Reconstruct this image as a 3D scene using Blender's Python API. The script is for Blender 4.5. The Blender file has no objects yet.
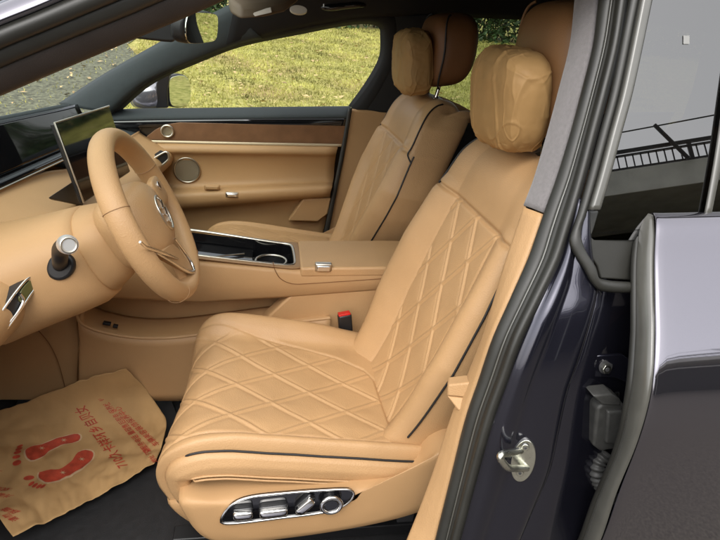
import bpy, math, random
import numpy as np
from mathutils import Vector, Matrix, noise

random.seed(7); rng = np.random.default_rng(7)
SC = bpy.context.scene
COL = SC.collection

# ------------------------------------------------------------------ camera, world, sun, exposure
CAM = np.array([-.349, -.593, 1.375]); YAW, PIT, ROLL = [math.radians(a) for a in (11.67, 23.46, 5.6)]; F0 = 594.0
def cam_axes():
    cy, sy, cp, sp = math.cos(YAW), math.sin(YAW), math.cos(PIT), math.sin(PIT)
    f = np.array([sy*cp, cy*cp, -sp]); r = np.array([cy, -sy, 0.]); u = np.cross(r, f)
    c, s = math.cos(ROLL), math.sin(ROLL)
    return np.array([c*r+s*u, -s*r+c*u, f])
AX = cam_axes()
cd = bpy.data.cameras.new('camera'); cam = bpy.data.objects.new('camera', cd); COL.objects.link(cam)
cd.sensor_width = 36; cd.lens = 36*F0/720; cd.clip_start = .02; cd.clip_end = 500
cam.matrix_world = Matrix([[AX[0][i], AX[1][i], -AX[2][i], CAM[i]] for i in range(3)] + [[0, 0, 0, 1]])
SC.camera = cam

SUN_EL, SUN_ROT = math.radians(52), math.radians(200)
wd = bpy.data.worlds.new('World'); SC.world = wd; wd.use_nodes = True
nt = wd.node_tree; bg = nt.nodes['Background']
sky = nt.nodes.new('ShaderNodeTexSky'); sky.sky_type = 'NISHITA'; sky.sun_disc = False
sky.sun_elevation = SUN_EL; sky.sun_rotation = SUN_ROT; sky.dust_density = 4.0; sky.air_density = 1.2; sky.ozone_density = 1.0
hs = nt.nodes.new('ShaderNodeHueSaturation'); hs.inputs['Saturation'].default_value = .25
nt.links.new(sky.outputs[0], hs.inputs['Color']); nt.links.new(hs.outputs[0], bg.inputs['Color'])
bg.inputs['Strength'].default_value = .14
sd = bpy.data.lights.new('sun', 'SUN'); sun = bpy.data.objects.new('sun', sd); COL.objects.link(sun)
sd.energy = 1.5; sd.angle = math.radians(160); sd.color = (1, .97, .93)
sdir = Vector((math.sin(SUN_ROT)*math.cos(SUN_EL), math.cos(SUN_ROT)*math.cos(SUN_EL), math.sin(SUN_EL)))
sun.rotation_euler = sdir.to_track_quat('Z', 'Y').to_euler(); sun.location = (0, -5, 8)
SC.view_settings.view_transform = 'Standard'; SC.view_settings.look = 'None'
SC.view_settings.gamma = 1; SC.view_settings.use_curve_mapping = False
SC.view_settings.exposure = 1.03
SC.render.engine = 'CYCLES'; SC.cycles.max_bounces = 10; SC.cycles.transparent_max_bounces = 16

# ------------------------------------------------------------------ measuring: a pixel of the photo to a point on a given plane
def ray(px, py): return np.array([(px-360)/F0, -(py-270)/F0, 1.]) @ AX
def W(px, py, x=None, y=None, z=None, pl=None):
    d = ray(px, py)
    if pl is not None:
        n = np.array(pl[1], float); t = ((np.array(pl[0])-CAM)@n)/(d@n)
    elif x is not None: t = (x-CAM[0])/d[0]
    elif y is not None: t = (y-CAM[1])/d[1]
    else: t = (z-CAM[2])/d[2]
    return CAM+d*t
FAR = ((0, 1.8, .95), (0, 1, .4))
def side_y(z): return .14+(.4*(z-.95) if z > .95 else .15*(z-.95))
def N(px, py, off=0.0):                       # point on the near body side, moved inboard by off
    y = .2
    for _ in range(40): y = .5*y+.5*(side_y(W(px, py, y=y)[2])+off)
    return W(px, py, y=y)
def FR(px, py, off=0.0): return W(px, py, pl=((0, 1.8-off, .95), (0, 1, .4)))

# ------------------------------------------------------------------ materials
MATS = {}
def nodes(m):
    m.use_nodes = True
    return m.node_tree, m.node_tree.nodes['Principled BSDF']
def mat(name, col, rough=.5, metal=0., var=.06, vscale=6., bump=0., bscale=300., coat=0., spec=.5, kind='noise', dirt=0., sheen=0.):
    if name in MATS: return MATS[name]
    m = bpy.data.materials.new(name); t, b = nodes(m); L = t.links
    b.inputs['Roughness'].default_value = rough; b.inputs['Metallic'].default_value = metal
    b.inputs['Specular IOR Level'].default_value = spec
    b.inputs['Coat Weight'].default_value = coat; b.inputs['Coat Roughness'].default_value = .03
    b.inputs['Sheen Weight'].default_value = sheen
    tc = t.nodes.new('ShaderNodeTexCoord')
    n = t.nodes.new('ShaderNodeTexNoise'); n.inputs['Scale'].default_value = vscale; n.inputs['Detail'].default_value = 4
    L.new(tc.outputs['Object'], n.inputs['Vector'])
    r = t.nodes.new('ShaderNodeValToRGB'); e = r.color_ramp.elements
    e[0].position = .3; e[1].position = .7
    e[0].color = tuple(c*(1-var) for c in col)+(1,); e[1].color = tuple(min(1, c*(1+var)) for c in col)+(1,)
    L.new(n.outputs['Fac'], r.inputs['Fac']); L.new(r.outputs['Color'], b.inputs['Base Color'])
    rr = t.nodes.new('ShaderNodeMapRange'); rr.inputs['To Min'].default_value = rough*.85; rr.inputs['To Max'].default_value = min(1, rough*1.15)
    L.new(n.outputs['Fac'], rr.inputs['Value']); L.new(rr.outputs['Result'], b.inputs['Roughness'])
    if bump:
        if kind == 'leather':
            v = t.nodes.new('ShaderNodeTexVoronoi'); v.inputs['Scale'].default_value = bscale; out = v.outputs['Distance']
        else:
            v = t.nodes.new('ShaderNodeTexNoise'); v.inputs['Scale'].default_value = bscale; v.inputs['Detail'].default_value = 3; out = v.outputs['Fac']
        L.new(tc.outputs['Object'], v.inputs['Vector'])
        bp = t.nodes.new('ShaderNodeBump'); bp.inputs['Strength'].default_value = bump; bp.inputs['Distance'].default_value = .002
        L.new(out, bp.inputs['Height']); L.new(bp.outputs['Normal'], b.inputs['Normal'])
        if kind == 'leather':            # soft creases under the grain
            cn = t.nodes.new('ShaderNodeTexNoise'); cn.inputs['Scale'].default_value = 38; cn.inputs['Detail'].default_value = 5; cn.inputs['Distortion'].default_value = .6
            L.new(tc.outputs['Object'], cn.inputs['Vector'])
            b2 = t.nodes.new('ShaderNodeBump'); b2.inputs['Strength'].default_value = .09; b2.inputs['Distance'].default_value = .004
            L.new(cn.outputs['Fac'], b2.inputs['Height']); L.new(b2.outputs['Normal'], bp.inputs['Normal'])
    MATS[name] = m
    return m
TAN = (.47, .283, .134)
leather = mat('tan_leather', TAN, .44, var=.07, vscale=7, bump=.2, bscale=400, kind='leather', spec=.4)
leather_soft = mat('tan_soft_trim', (.44, .262, .122), .5, var=.05, vscale=5, bump=.1, bscale=500, kind='leather', spec=.35)
leather_brown = mat('brown_leather', (.20, .088, .033), .5, var=.08, vscale=9, bump=.1, bscale=420, kind='leather')
wood = mat('brown_trim', (.19, .092, .042), .45, var=.14, vscale=24, bump=.08)
paper = mat('kraft_paper', (.38, .225, .088), .6, var=.1, vscale=14, bump=.15, bscale=90, spec=.3)
paper_mat = mat('kraft_floor_paper', (.46, .285, .125), .75, var=.14, vscale=9, bump=.2, bscale=120, spec=.2)
red_ink = mat('red_ink', (.42, .055, .025), .7, var=.25, vscale=60)
pale_ink = mat('pale_ink', (.55, .38, .22), .75, var=.1, vscale=40)
black_pl = mat('black_plastic', (.012, .012, .013), .42, var=.1, vscale=20, bump=.05, bscale=700)
gloss_bl = mat('gloss_black', (.006, .006, .007), .06, var=.05, coat=.6)
piping_m = mat('black_piping', (.012, .011, .011), .5)
headliner = mat('dark_headliner', (.016, .016, .017), .9, var=.15, vscale=60, bump=.3, bscale=900)
charcoal = mat('charcoal_trim', (.036, .045, .048), .75, var=.1, vscale=50, bump=.25, bscale=800)
pillar_trim = mat('pillar_brown_black', (.030, .022, .018), .55, var=.1, vscale=20, bump=.15, bscale=600)
alcantara = mat('grey_suede', (.18, .168, .168), .95, var=.10, vscale=160, bump=.5, bscale=700, sheen=.4)
rubber = mat('rubber_seal', (.020, .0195, .016), .46, var=.12, vscale=18, bump=.05, bscale=300, spec=.6)
rubber_gloss = mat('rubber_gloss', (.085, .083, .072), .26, var=.1, vscale=18, spec=.9)
carpet = mat('black_carpet', (.012, .012, .013), .95, var=.3, vscale=200, bump=.8, bscale=700)
chrome = mat('chrome', (.78, .77, .75), .16, metal=1., var=.03)
satin = mat('satin_silver', (.62, .58, .50), .3, metal=1., var=.05)
grille_m = mat('speaker_metal', (.40, .33, .23), .38, metal=.8, var=.05, bump=.9, bscale=1300, kind='leather')
zinc = mat('zinc_plate', (.66, .66, .58), .28, metal=1., var=.08, vscale=60, bump=.1, bscale=300)
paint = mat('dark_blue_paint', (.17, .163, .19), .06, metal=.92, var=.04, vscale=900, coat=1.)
paint_shade = mat('shaded_blue_paint', (.030, .030, .046), .2, metal=.8, var=.06, vscale=500, coat=1.)  # darker copy of the body paint: the door opening's shade is in the colour
red_pl = mat('red_plastic', (.55, .015, .012), .35)
white_m = mat('pale_square', (.26, .26, .25), .6)
asphalt = mat('asphalt', (.088, .076, .062), .85, var=.6, vscale=120, bump=1., bscale=200)
screen_m = mat('black_display', (.005, .005, .006), .045, var=.02, spec=.8)
lamp_m = mat('lamp_lens', (.55, .50, .42), .3)
concrete = mat('pale_concrete', (.78, .77, .72), .85, var=.15, vscale=3, bump=.3, bscale=40)
dark_steel = mat('dark_steel', (.04, .04, .042), .5)
shade_wall = mat('shaded_wall', (.012, .012, .011), .85, var=.25, vscale=2)  # near-black colour stands in for the shade under the slab

def glass(name, tint, ior=1.45, rough=0.0):
    m = bpy.data.materials.new(name); m.use_nodes = True; t = m.node_tree; t.nodes.clear()
    o = t.nodes.new('ShaderNodeOutputMaterial'); mx = t.nodes.new('ShaderNodeMixShader')
    tr = t.nodes.new('ShaderNodeBsdfTransparent'); tr.inputs[0].default_value = tint+(1,)
    gl = t.nodes.new('ShaderNodeBsdfGlossy'); gl.inputs['Roughness'].default_value = rough
    fz = t.nodes.new('ShaderNodeFresnel'); ge = t.nodes.new('ShaderNodeNewGeometry'); mr = t.nodes.new('ShaderNodeMapRange')
    mr.inputs['To Min'].default_value = ior; mr.inputs['To Max'].default_value = 1/ior      # same reflectance from either side
    t.links.new(ge.outputs['Backfacing'], mr.inputs['Value']); t.links.new(mr.outputs['Result'], fz.inputs['IOR'])
    t.links.new(fz.outputs['Fac'], mx.inputs[0]); t.links.new(tr.outputs[0], mx.inputs[1]); t.links.new(gl.outputs[0], mx.inputs[2])
    t.links.new(mx.outputs[0], o.inputs[0]); MATS[name] = m
    return m
glass_clear = glass('clear_glass', (.94, .95, .93), 1.25)
glass_wind = glass('windscreen_glass', (.76, .82, .78), 1.4)
glass_tint = glass('privacy_glass', (.035, .035, .03), 2.5)
glass_rear = glass('rear_side_glass', (.42, .46, .42), 1.4)

def grass_mat():
    m = bpy.data.materials.new('lawn_grass'); t, b = nodes(m); L = t.links
    b.inputs['Roughness'].default_value = .85; b.inputs['Specular IOR Level'].default_value = .2
    g = t.nodes.new('ShaderNodeNewGeometry')
    def nz(s, d=4):
        n = t.nodes.new('ShaderNodeTexNoise'); n.inputs['Scale'].default_value = s; n.inputs['Detail'].default_value = d
        L.new(g.outputs['Position'], n.inputs['Vector']); return n
    n1, n2 = nz(14), nz(.7, 3)
    r = t.nodes.new('ShaderNodeValToRGB'); e = r.color_ramp.elements
    e[0].position = .28; e[0].color = (.12, .12, .025, 1); e[1].position = .72; e[1].color = (.50, .43, .17, 1)
    k = e.new(.5); k.color = (.31, .30, .085, 1)
    L.new(n1.outputs['Fac'], r.inputs['Fac'])
    mx = t.nodes.new('ShaderNodeMix'); mx.data_type = 'RGBA'; mx.inputs['B'].default_value = (.30, .20, .10, 1)
    mr = t.nodes.new('ShaderNodeMapRange'); mr.inputs['From Min'].default_value = .5; mr.inputs['From Max'].default_value = .75; mr.inputs['To Max'].default_value = .75
    L.new(n2.outputs['Fac'], mr.inputs['Value']); L.new(mr.outputs['Result'], mx.inputs['Factor']); L.new(r.outputs['Color'], mx.inputs['A'])
    L.new(mx.outputs['Result'], b.inputs['Base Color'])
    bp = t.nodes.new('ShaderNodeBump'); bp.inputs['Strength'].default_value = .8; bp.inputs['Distance'].default_value = .03
    n3 = nz(45); L.new(n3.outputs['Fac'], bp.inputs['Height']); L.new(bp.outputs['Normal'], b.inputs['Normal'])
    return m
lawn_m = grass_mat()
blade_m = mat('grass_blades', (.31, .30, .085), .8, var=.65, vscale=2.2, spec=.2)
leaf_dead = mat('dry_leaf', (.42, .31, .15), .8, var=.4, vscale=3)
leaf_m = mat('hedge_leaf', (.035, .07, .02), .55, var=.6, vscale=3, spec=.4)
twig_m = mat('hedge_twig', (.05, .035, .02), .9)
hazed_lawn_m = mat('hazed_lawn', (.085, .09, .055), .95, var=.7, vscale=26, bump=1., bscale=60)  # lawn colour with the windscreen's haze painted in

# ------------------------------------------------------------------ helpers
def props(o, label=None, cat=None, group=None, kind=None):
    if label: o['label'] = label
    if cat: o['category'] = cat
    if group: o['group'] = group
    if kind: o['kind'] = kind
    return o
LOC = {}
def adopt(o, parent):
    if parent is not None:
        o.parent = parent; o.matrix_parent_inverse = Matrix.Translation(-Vector(LOC.get(parent.name, (0, 0, 0))))
def empty(name, loc, parent=None, label=None, cat=None):
    o = bpy.data.objects.new(name, None); o.empty_display_size = .1; COL.objects.link(o)
    base = Vector(loc); o.location = base
    LOC[o.name] = tuple(base); adopt(o, parent); props(o, label, cat)
    return o
def mk(name, v, f, m, parent=None, smooth=True, sub=0, solid=0, bevel=0, bseg=3, label=None, off=-1, sharp=None):
    me = bpy.data.meshes.new(name); me.from_pydata([tuple(map(float, p)) for p in v], [], [tuple(int(i) for i in q) for q in f])
    me.materials.append(m)
    if smooth: me.polygons.foreach_set('use_smooth', [True]*len(me.polygons))
    me.update()
    if sharp is not None:
        me.set_sharp_from_angle(angle=math.radians(sharp))
    o = bpy.data.objects.new(name, me); COL.objects.link(o); adopt(o, parent)
    if solid:
        d = o.modifiers.new('s', 'SOLIDIFY'); d.thickness = solid; d.offset = off
    if bevel:
        d = o.modifiers.new('b', 'BEVEL'); d.width = bevel; d.segments = bseg; d.limit_method = 'ANGLE'; d.angle_limit = math.radians(40)
        d.harden_normals = False
    if sub:
        d = o.modifiers.new('u', 'SUBSURF'); d.levels = sub; d.render_levels = sub
    if label: o['label'] = label
    return o
def spl(P, n, closed=False):
    P = np.asarray(P, float); k = len(P)
    d = np.linalg.norm(np.diff(np.vstack([P, P[:1]]) if closed else P, axis=0), axis=1)
    t = np.concatenate([[0], np.cumsum(np.maximum(d, 1e-9))])
    q = np.linspace(0, t[-1], n, endpoint=not closed)
    if closed:
        PP = np.vstack([P[-2:], P, P[:3]]); tt = np.concatenate([[t[0]-d[-1]-d[-2], t[0]-d[-1]], t[:-1], [t[-1], t[-1]+d[0], t[-1]+d[0]+d[1]]])
    else: PP, tt = P, t
    g = np.zeros_like(PP)
    for i in range(len(PP)):
        a, b = max(i-1, 0), min(i+1, len(PP)-1); g[i] = (PP[b]-PP[a])/(tt[b]-tt[a])
    j = np.clip(np.searchsorted(tt, q, side='right')-1, 0, len(PP)-2)
    h = (tt[j+1]-tt[j]); s = ((q-tt[j])/h)[:, None]; h = h[:, None]
    return (2*s**3-3*s**2+1)*PP[j]+(s**3-2*s**2+s)*h*g[j]+(-2*s**3+3*s**2)*PP[j+1]+(s**3-s**2)*h*g[j+1]
def grid_faces(a, b, ca=False, cb=False):
    f = []
    for i in range(a if ca else a-1):
        for j in range(b if cb else b-1):
            i2, j2 = (i+1) % a, (j+1) % b
            f.append((i*b+j, i*b+j2, i2*b+j2, i2*b+j))
    return f
def loft(name, rows, m, parent=None, n=24, k=None, cb=False, **kw):
    """surface through a list of polylines (each smoothed to n points, k rows across)"""
    R = np.array([spl(r, n, closed=cb) for r in rows])
    if k: R = np.array([spl(R[:, j], k) for j in range(n)]).transpose(1, 0, 2)
    return mk(name, R.reshape(-1, 3), grid_faces(len(R), n, cb=cb), m, parent, **kw)
def strip(name, A, B, m, parent=None, bulge=.0, n=40, k=9, solid=.004, face=None, profile=None, **kw):
    """a band between two edges with a rounded crown towards the camera side"""
    A, B = spl(A, n), spl(B, n); V = []
    ref = np.array(face if face is not None else (-.3, -1, .3), float)
    for i in range(n):
        t = (A[min(i+1, n-1)]-A[max(i-1, 0)]); w = B[i]-A[i]; nn = np.cross(t, w); nn /= np.linalg.norm(nn)+1e-12
        if nn@ref < 0: nn = -nn
        for j in range(k):
            s = j/(k-1)
            h = np.interp(s, *profile) if profile else bulge*math.sqrt(max(0, 1-(2*s-1)**2))
            V.append(A[i]+w*s+nn*h)
    return mk(name, V, grid_faces(n, k), m, parent, solid=solid, off=0, **kw)
def tube(name, P, r, m, parent=None, n=40, seg=10, closed=False, caps=True, ry=None, **kw):
    P = spl(P, n, closed) if n else np.asarray(P, float); n = len(P); V = []; prev = None
    rr = np.interp(np.linspace(0, 1, n), np.linspace(0, 1, len(r)), r) if hasattr(r, '__len__') else [r]*n
    for i in range(n):
        t = P[(i+1) % n]-P[i-1] if closed else P[min(i+1, n-1)]-P[max(i-1, 0)]; t /= np.linalg.norm(t)+1e-12
        if prev is None:
            a = np.array([0, 0, 1.]) if abs(t[2]) < .9 else np.array([1., 0, 0])
        else: a = prev
        u = a-t*(a@t); u /= np.linalg.norm(u); w = np.cross(t, u); prev = u
        for j in range(seg):
            q = 2*math.pi*j/seg; V.append(P[i]+rr[i]*(math.cos(q)*u+math.sin(q)*w))
    f = grid_faces(n, seg, closed, True)
    if caps and not closed: f += [tuple(range(seg))[::-1], tuple((n-1)*seg+j for j in range(seg))]
    return mk(name, V, f, m, parent, sharp=50, **kw)
def plate(name, P, d, m, parent=None, bevel=.003, bseg=3, **kw):
    """polygon P pushed back by vector d, edges rounded"""
    P = np.asarray(P, float); k = len(P); d = np.asarray(d, float)
    V = np.vstack([P, P+d]); f = [tuple(range(k)), tuple(range(2*k-1, k-1, -1))]
    f += [((i+1) % k, i, k+i, k+(i+1) % k) for i in range(k)]
    kw.setdefault('sharp', 35)
    return mk(name, V, f, m, parent, bevel=bevel, bseg=bseg, **kw)
def frame(c, ax=(1, 0, 0), ay=(0, 1, 0)):
    ax = np.array(ax, float); ax /= np.linalg.norm(ax); ay = np.array(ay, float); ay -= ax*(ax@ay); ay /= np.linalg.norm(ay)
    return np.array(c, float), ax, ay, np.cross(ax, ay)
def superell(name, fr, a, b, c, m, parent=None, e1=.6, e2=.6, nu=40, nv=28, fn=None, **kw):
    o, X, Y, Z = fr; V = []
    p = lambda w, e: math.copysign(abs(w)**e, w)
    for i in range(nv):
        ph = -math.pi/2+math.pi*i/(nv-1)
        for j in range(nu):
            th = 2*math.pi*j/nu
            q = np.array([a*p(math.cos(ph), e1)*p(math.cos(th), e2), b*p(math.cos(ph), e1)*p(math.sin(th), e2), c*p(math.sin(ph), e1)])
            if fn: q = fn(q)
            V.append(o+q[0]*X+q[1]*Y+q[2]*Z)
    return mk(name, V, grid_faces(nv, nu, cb=True), m, parent, **kw)
def rbox(name, fr, a, b, c, m, parent=None, bevel=.004, **kw):
    o, X, Y, Z = fr
    V = [o+sx*a*X+sy*b*Y+sz*c*Z for sx in (-1, 1) for sy in (-1, 1) for sz in (-1, 1)]
    f = [(0, 1, 3, 2), (4, 6, 7, 5), (0, 4, 5, 1), (2, 3, 7, 6), (0, 2, 6, 4), (1, 5, 7, 3)]
    kw.setdefault('sharp', 35)
    return mk(name, V, f, m, parent, bevel=bevel, **kw)
def disc(name, fr, r, d, m, parent=None, n=40, r2=None, bevel=.001, **kw):
    o, X, Y, Z = fr; r2 = r2 or r
    P = [o+r*math.cos(q)*X+r2*math.sin(q)*Y for q in np.linspace(0, 2*math.pi, n, endpoint=False)]
    return plate(name, P, -d*Z, m, parent, bevel=bevel, **kw)
def ring(name, fr, r, t, m, parent=None, r2=None, n=48, seg=8, **kw):
    o, X, Y, Z = fr; r2 = r2 or r
    P = [o+r*math.cos(q)*X+r2*math.sin(q)*Y for q in np.linspace(0, 2*math.pi, n, endpoint=False)]
    return tube(name, P, t, m, parent, n=n, seg=seg, closed=True, **kw)
def sstep(a, b, x):
    t = np.clip((x-a)/(b-a), 0, 1); return t*t*(3-2*t)
def nz(p, s=1.): return noise.noise(Vector((p[0]*s, p[1]*s, p[2]*s)))

# ------------------------------------------------------------------ ground and surroundings
def sheet(name, x0, x1, y0, y1, nx, ny, zf, m, kind='structure'):
    xs, ys = np.linspace(x0, x1, nx), np.linspace(y0, y1, ny)
    V = [(x, y, zf(x, y)) for x in xs for y in ys]
    o = mk(name, V, grid_faces(nx, ny), m); props(o, kind=kind); return o
sheet('ground', -160, 160, -160, 160, 3, 3, lambda x, y: -.02, asphalt)
sheet('road', -40, 40, -30, 2.35, 2, 2, lambda x, y: 0.0, asphalt)
def bank(x, y):
    return .02+.085*max(0, y-3.2)+.05*nz((x, y, 0), .25)*min(1, max(0, y-3.2)/2)
sheet('lawn', -40, 40, 2.3, 60, 120, 120, bank, lawn_m)
def grass_blades():
    V, Fc = [], []; n = 0
    for _ in range(90000):
        y = 2.5+12*random.random()**.8; span = .45*y+1.2
        x = -.2+(random.random()*2-1)*span+.22*y-.5
        if x < -1.72-.09*(y-5.5) and random.random() < .88: continue
        z = bank(x, y); h = random.uniform(.02, .055); a = random.random()*6.28; w = random.uniform(.003, .006)+.0004*y
        dx, dy = math.cos(a)*w, math.sin(a)*w; lx, ly = random.gauss(0, .02), random.gauss(0, .02)
        V += [(x-dx, y-dy, z), (x+dx, y+dy, z), (x+lx, y+ly, z+h)]; Fc.append((n, n+1, n+2)); n += 3
    return mk('grass', V, Fc, blade_m, smooth=False)
props(grass_blades(), 'short yellow green turf covering the bank beyond the car', 'grass', kind='stuff')
def leaves():
    V, Fc = [], []; n = 0
    for _ in range(1000):
        y = 4+10*random.random(); x = -.5+(random.random()*2-1)*(.5*y+1)+.1*y; z = bank(x, y)+.03
        a = random.random()*6.28; l = random.uniform(.018, .05); w = l*.5; c, s = math.cos(a), math.sin(a); t = random.uniform(-.02, .03)
        for u, v, h in ((-l, 0, 0), (-.2*l, -w, t), (l, 0, .01), (-.2*l, w, .012)):
            V.append((x+u*c-v*s, y+u*s+v*c, z+h))
        Fc.append((n, n+1, n+2, n+3)); n += 4
    return mk('leaves', V, Fc, leaf_dead, smooth=False)
props(leaves(), 'dry fallen leaves scattered over the turf', 'fallen leaves', kind='stuff')
# lawn seen through the windscreen, greyed in its colour for the haze of the glass
def hazed_lawn_z(x, y): return bank(x, y)+.006
P = [(-1.72-.09*(y-5.5)+.15*math.sin(y*1.7)+.08*math.sin(y*4.3), y) for y in np.linspace(3.0, 40, 40)]
V, Fc = [], []
for i, (xe, y) in enumerate(P):
    for j in range(12):
        x = xe-j*3.0; V.append((x, y, bank(x, max(y, 3.2))+.012+.01*j*.2))
o = mk('hazed_lawn_strip', V, grid_faces(len(P), 12), hazed_lawn_m); props(o, kind='structure')

def hedge():
    V, Fc = [], []; n = 0
    y0 = 14.2
    for _ in range(42000):
        x = random.uniform(-8, 22); hgt = 1.7+.35*nz((x*.5, 3, 0), 1)+.2*nz((x*2, 9, 0), 1)
        q = random.random(); yy = y0+random.uniform(-.1, 1.2)-.35*nz((x*.8, q*3, 5), 1); z = bank(x, yy)+hgt*q
        if nz((x*1.4, z*1.6, yy*1.3), 1) < -.22: continue
        l = random.uniform(.05, .1); d = np.array([random.gauss(0, 1), random.gauss(0, 1), random.gauss(0, .7)]); d /= np.linalg.norm(d)
        e = np.cross(d, [random.gauss(0, 1), random.gauss(0, 1), random.gauss(0, 1)]); e /= np.linalg.norm(e)+1e-9
        p = np.array([x, yy, z])
        for a, b in ((-1, 0), (0, -.5), (1, 0), (0, .5)): V.append(p+d*l*a+e*l*b)
        Fc.append((n, n+1, n+2, n+3)); n += 4
    o = empty('hedge', (5, 14.8, bank(5, 14.8)), None, 'dense dark green leafy hedge along the top of the grass bank', 'hedge')
    mk('foliage', V, Fc, leaf_m, o, smooth=False)
    Vt, Ft = [], []; n = 0
    for i in range(150):
        x = -8+30*i/150; z0 = bank(x, 14.8)
        for k in range(2):
            a = random.gauss(0, .25); r = .015
            for (dx, zz) in ((0, z0-.05), (a, z0+1.4)):
                Vt += [(x+dx-r, 14.9, zz), (x+dx+r, 14.9, zz), (x+dx, 14.9+r, zz)]
            Ft += [(n, n+1, n+4, n+3), (n+1, n+2, n+5, n+4), (n+2, n, n+3, n+5)]; n += 6
    mk('stem', Vt, Ft, twig_m, o)
hedge()

# walkway behind the camera: it shows in the rear window and the paint
def walkway():
    ca, sa = math.cos(math.radians(24.7)), math.sin(math.radians(24.7))
    c = np.array([.25+9*sa, .3-9*ca, 0.])
    X, Y, Z = np.array([ca, sa, 0]), np.array([-sa, ca, 0]), np.array([0, 0, 1.])
    F = lambda u, v, z: (c+X*u+Y*v+Z*z, X, Y, Z)
    o = empty('walkway', c, None, 'raised concrete walkway with a black railing reflected in the rear window', 'walkway')
    rbox('slab', F(2, -1.0, 5.27), 12, 1.0, .22, concrete, o, .01)
    rbox('beam', F(2, -.5, 4.25), 12, .06, .07, concrete, o, .01)
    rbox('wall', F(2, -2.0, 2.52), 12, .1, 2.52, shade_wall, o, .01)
    for u in (-10, -3.5, 9.5, 13): rbox('pillar', F(u, -1.0, 2.52), .22, .22, 2.52, concrete, o, .02)
    for z, t in ((5.86, .030), (5.78, .014), (5.53, .014)): rbox('rail', F(2, -.05, z), 12, .025, t, dark_steel, o, .003)
    for i in range(12): rbox('post', F(-10+2.2*i, -.06, 5.68), .03, .03, .2, dark_steel, o, .003)
    for i in range(100): rbox('baluster', F(-2.2+.125*i, -.05, 5.655), .010, .010, .13, dark_steel, o, 0)
    p = F(2.9, .05, 0)[0]; tube('brace', [p+Z*6.22-X*.18, p+Z*5.5+X*.2], .035, dark_steel, o, n=4, seg=8)
    q = c+X*-9; r_ = c+X*14
    o2 = tube('overhead_cable', [q+Z*6.1, c+X*2.7+Z*6.22, r_+Z*6.65], .014, dark_steel, None, n=40, seg=6)
    props(o2, 'thin black overhead cable above the raised walkway railing', 'cable')
walkway()

# ------------------------------------------------------------------ the car
car = empty('parked_car', (.2, .965, 0), None, 'dark blue car with its front door open on a tan quilted leather interior', 'car')
def part(name, loc=None, label=None): return empty(name, loc if loc is not None else (.2, .965, .3), car, label)

# body shell ------------------------------------------------
body = mk('body', *(lambda V: (V, [(0, 1, 2, 3)]))([(-1.35, .12, .235), (1.7, .12, .235), (1.7, 1.82, .235), (-1.35, 1.82, .235)]), carpet, car, smooth=False, solid=.03)
body['label'] = 'black carpeted floor of the car'
xs = np.linspace(-.40, 1.5, 24); rows_in, rows_out = [], []
for x in xs:
    t = (x+.40)/1.9; zc = 1.455+.03*math.sin(math.pi*min(1, t*1.3))-.10*max(0, t-.55)**1.3
    ys = np.linspace(.335, 1.595, 15)
    rows_in.append([(x, y, zc-.015*((y-.965)/.63)**2) for y in ys]); rows_out.append([(x, y, zc+.05-.03*((y-.965)/.63)**4) for y in ys])
loft('roof_lining', rows_in, headliner, body, n=15, solid=.006)
loft('roof_panel', rows_out, paint, body, n=15, solid=.006)
rb = [[(1.25, y, .25), (1.32, y, .7), (1.5, y, 1.05), (1.5, y, 1.42)] for y in (.15, .5, .965, 1.4, 1.78)]
loft('added_rear_wall', rb, headliner, body, n=12, solid=.02)  # added wall, unseen: blocks the daylight a rear window would let in
loft('rear_seat', [[(.86, y, .50), (.9, y, .62), (1.0, y, .66), (1.22, y, .64), (1.30, y, .75), (1.42, y, 1.02), (1.48, y, 1.08)] for y in (.2, .25, .6, .965, 1.35, 1.7, 1.75)], leather_brown, body, n=30, solid=.02)
loft('firewall', [[(-1.02, y, .235), (-1.12, y, .42), (-1.18, y, .7), (-1.2, y, .84)] for y in (.12, .5, .965, 1.4, 1.82)], carpet, body, n=10, solid=.02)
loft('bonnet', [[(-1.32, y, .885-.10*((y-.965)/.9)**2), (-1.7, y, .86-.12*((y-.965)/.9)**2), (-2.2, y, .77-.14*((y-.965)/.9)**2), (-2.45, y, .6)] for y in (.12, .3, .6, .965, 1.3, 1.6, 1.8)], paint, body, n=16, solid=.004)
plate('sill', [(-1.15, .02, .26), (.05, .02, .26), (.05, .02, .37), (-1.15, .02, .37)], (0, .16, 0), paint_shade, body, .02)
loft('windscreen', [[(-1.30, y, 1.02+.02*(1-((y-.965)/.7)**2)), (-.95, .965+(y-.965)*.93, 1.19), (-.42, .965+(y-.965)*.86, 1.40+.02*(1-((y-.965)/.7)**2))] for y in (.20, .45, .7, .965, 1.23, 1.48, 1.73)], glass_wind, body, n=16)
# right-hand outer side (below the windows)
loft('side_panel', [[(x, 1.83, .925+.07*(x+.85)), (x, 1.92, .82), (x, 1.93, .6), (x, 1.86, .3)] for x in (-1.02, -.6, 0, .6, 1.5)], paint, body, n=12, solid=.004)

# far side: window surround, pillars
def far_surround():
    inn = [(112, 111), (150, 79), (200, 56), (240, 41), (300, 28.5), (345, 20), (370, 18.5), (382, 23), (384.5, 33), (383, 58), (369, 84), (352, 107)]
    out = [(96, 111), (128, 66), (185, 30), (235, 10), (300, -6), (345, -14), (385, -16), (410, -6), (422, 18), (420, 58), (410, 86), (398, 112)]
    I = [FR(x, y) for x, y in inn]; O = [FR(x, y, .0) for x, y in out]
    I2 = spl(I, 60); O2 = spl(O, 60)
    O2 = I2*.6+O2*.4; O2[:, 1] -= .03
    M = I2*.7+O2*.3; M[:, 1] -= .03
    V = np.vstack([I2, M, O2]); loft_f = grid_faces(3, 60)
    return mk('window_surround', V, loft_f, headliner, body, solid=.02, off=1)
far_surround()
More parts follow.
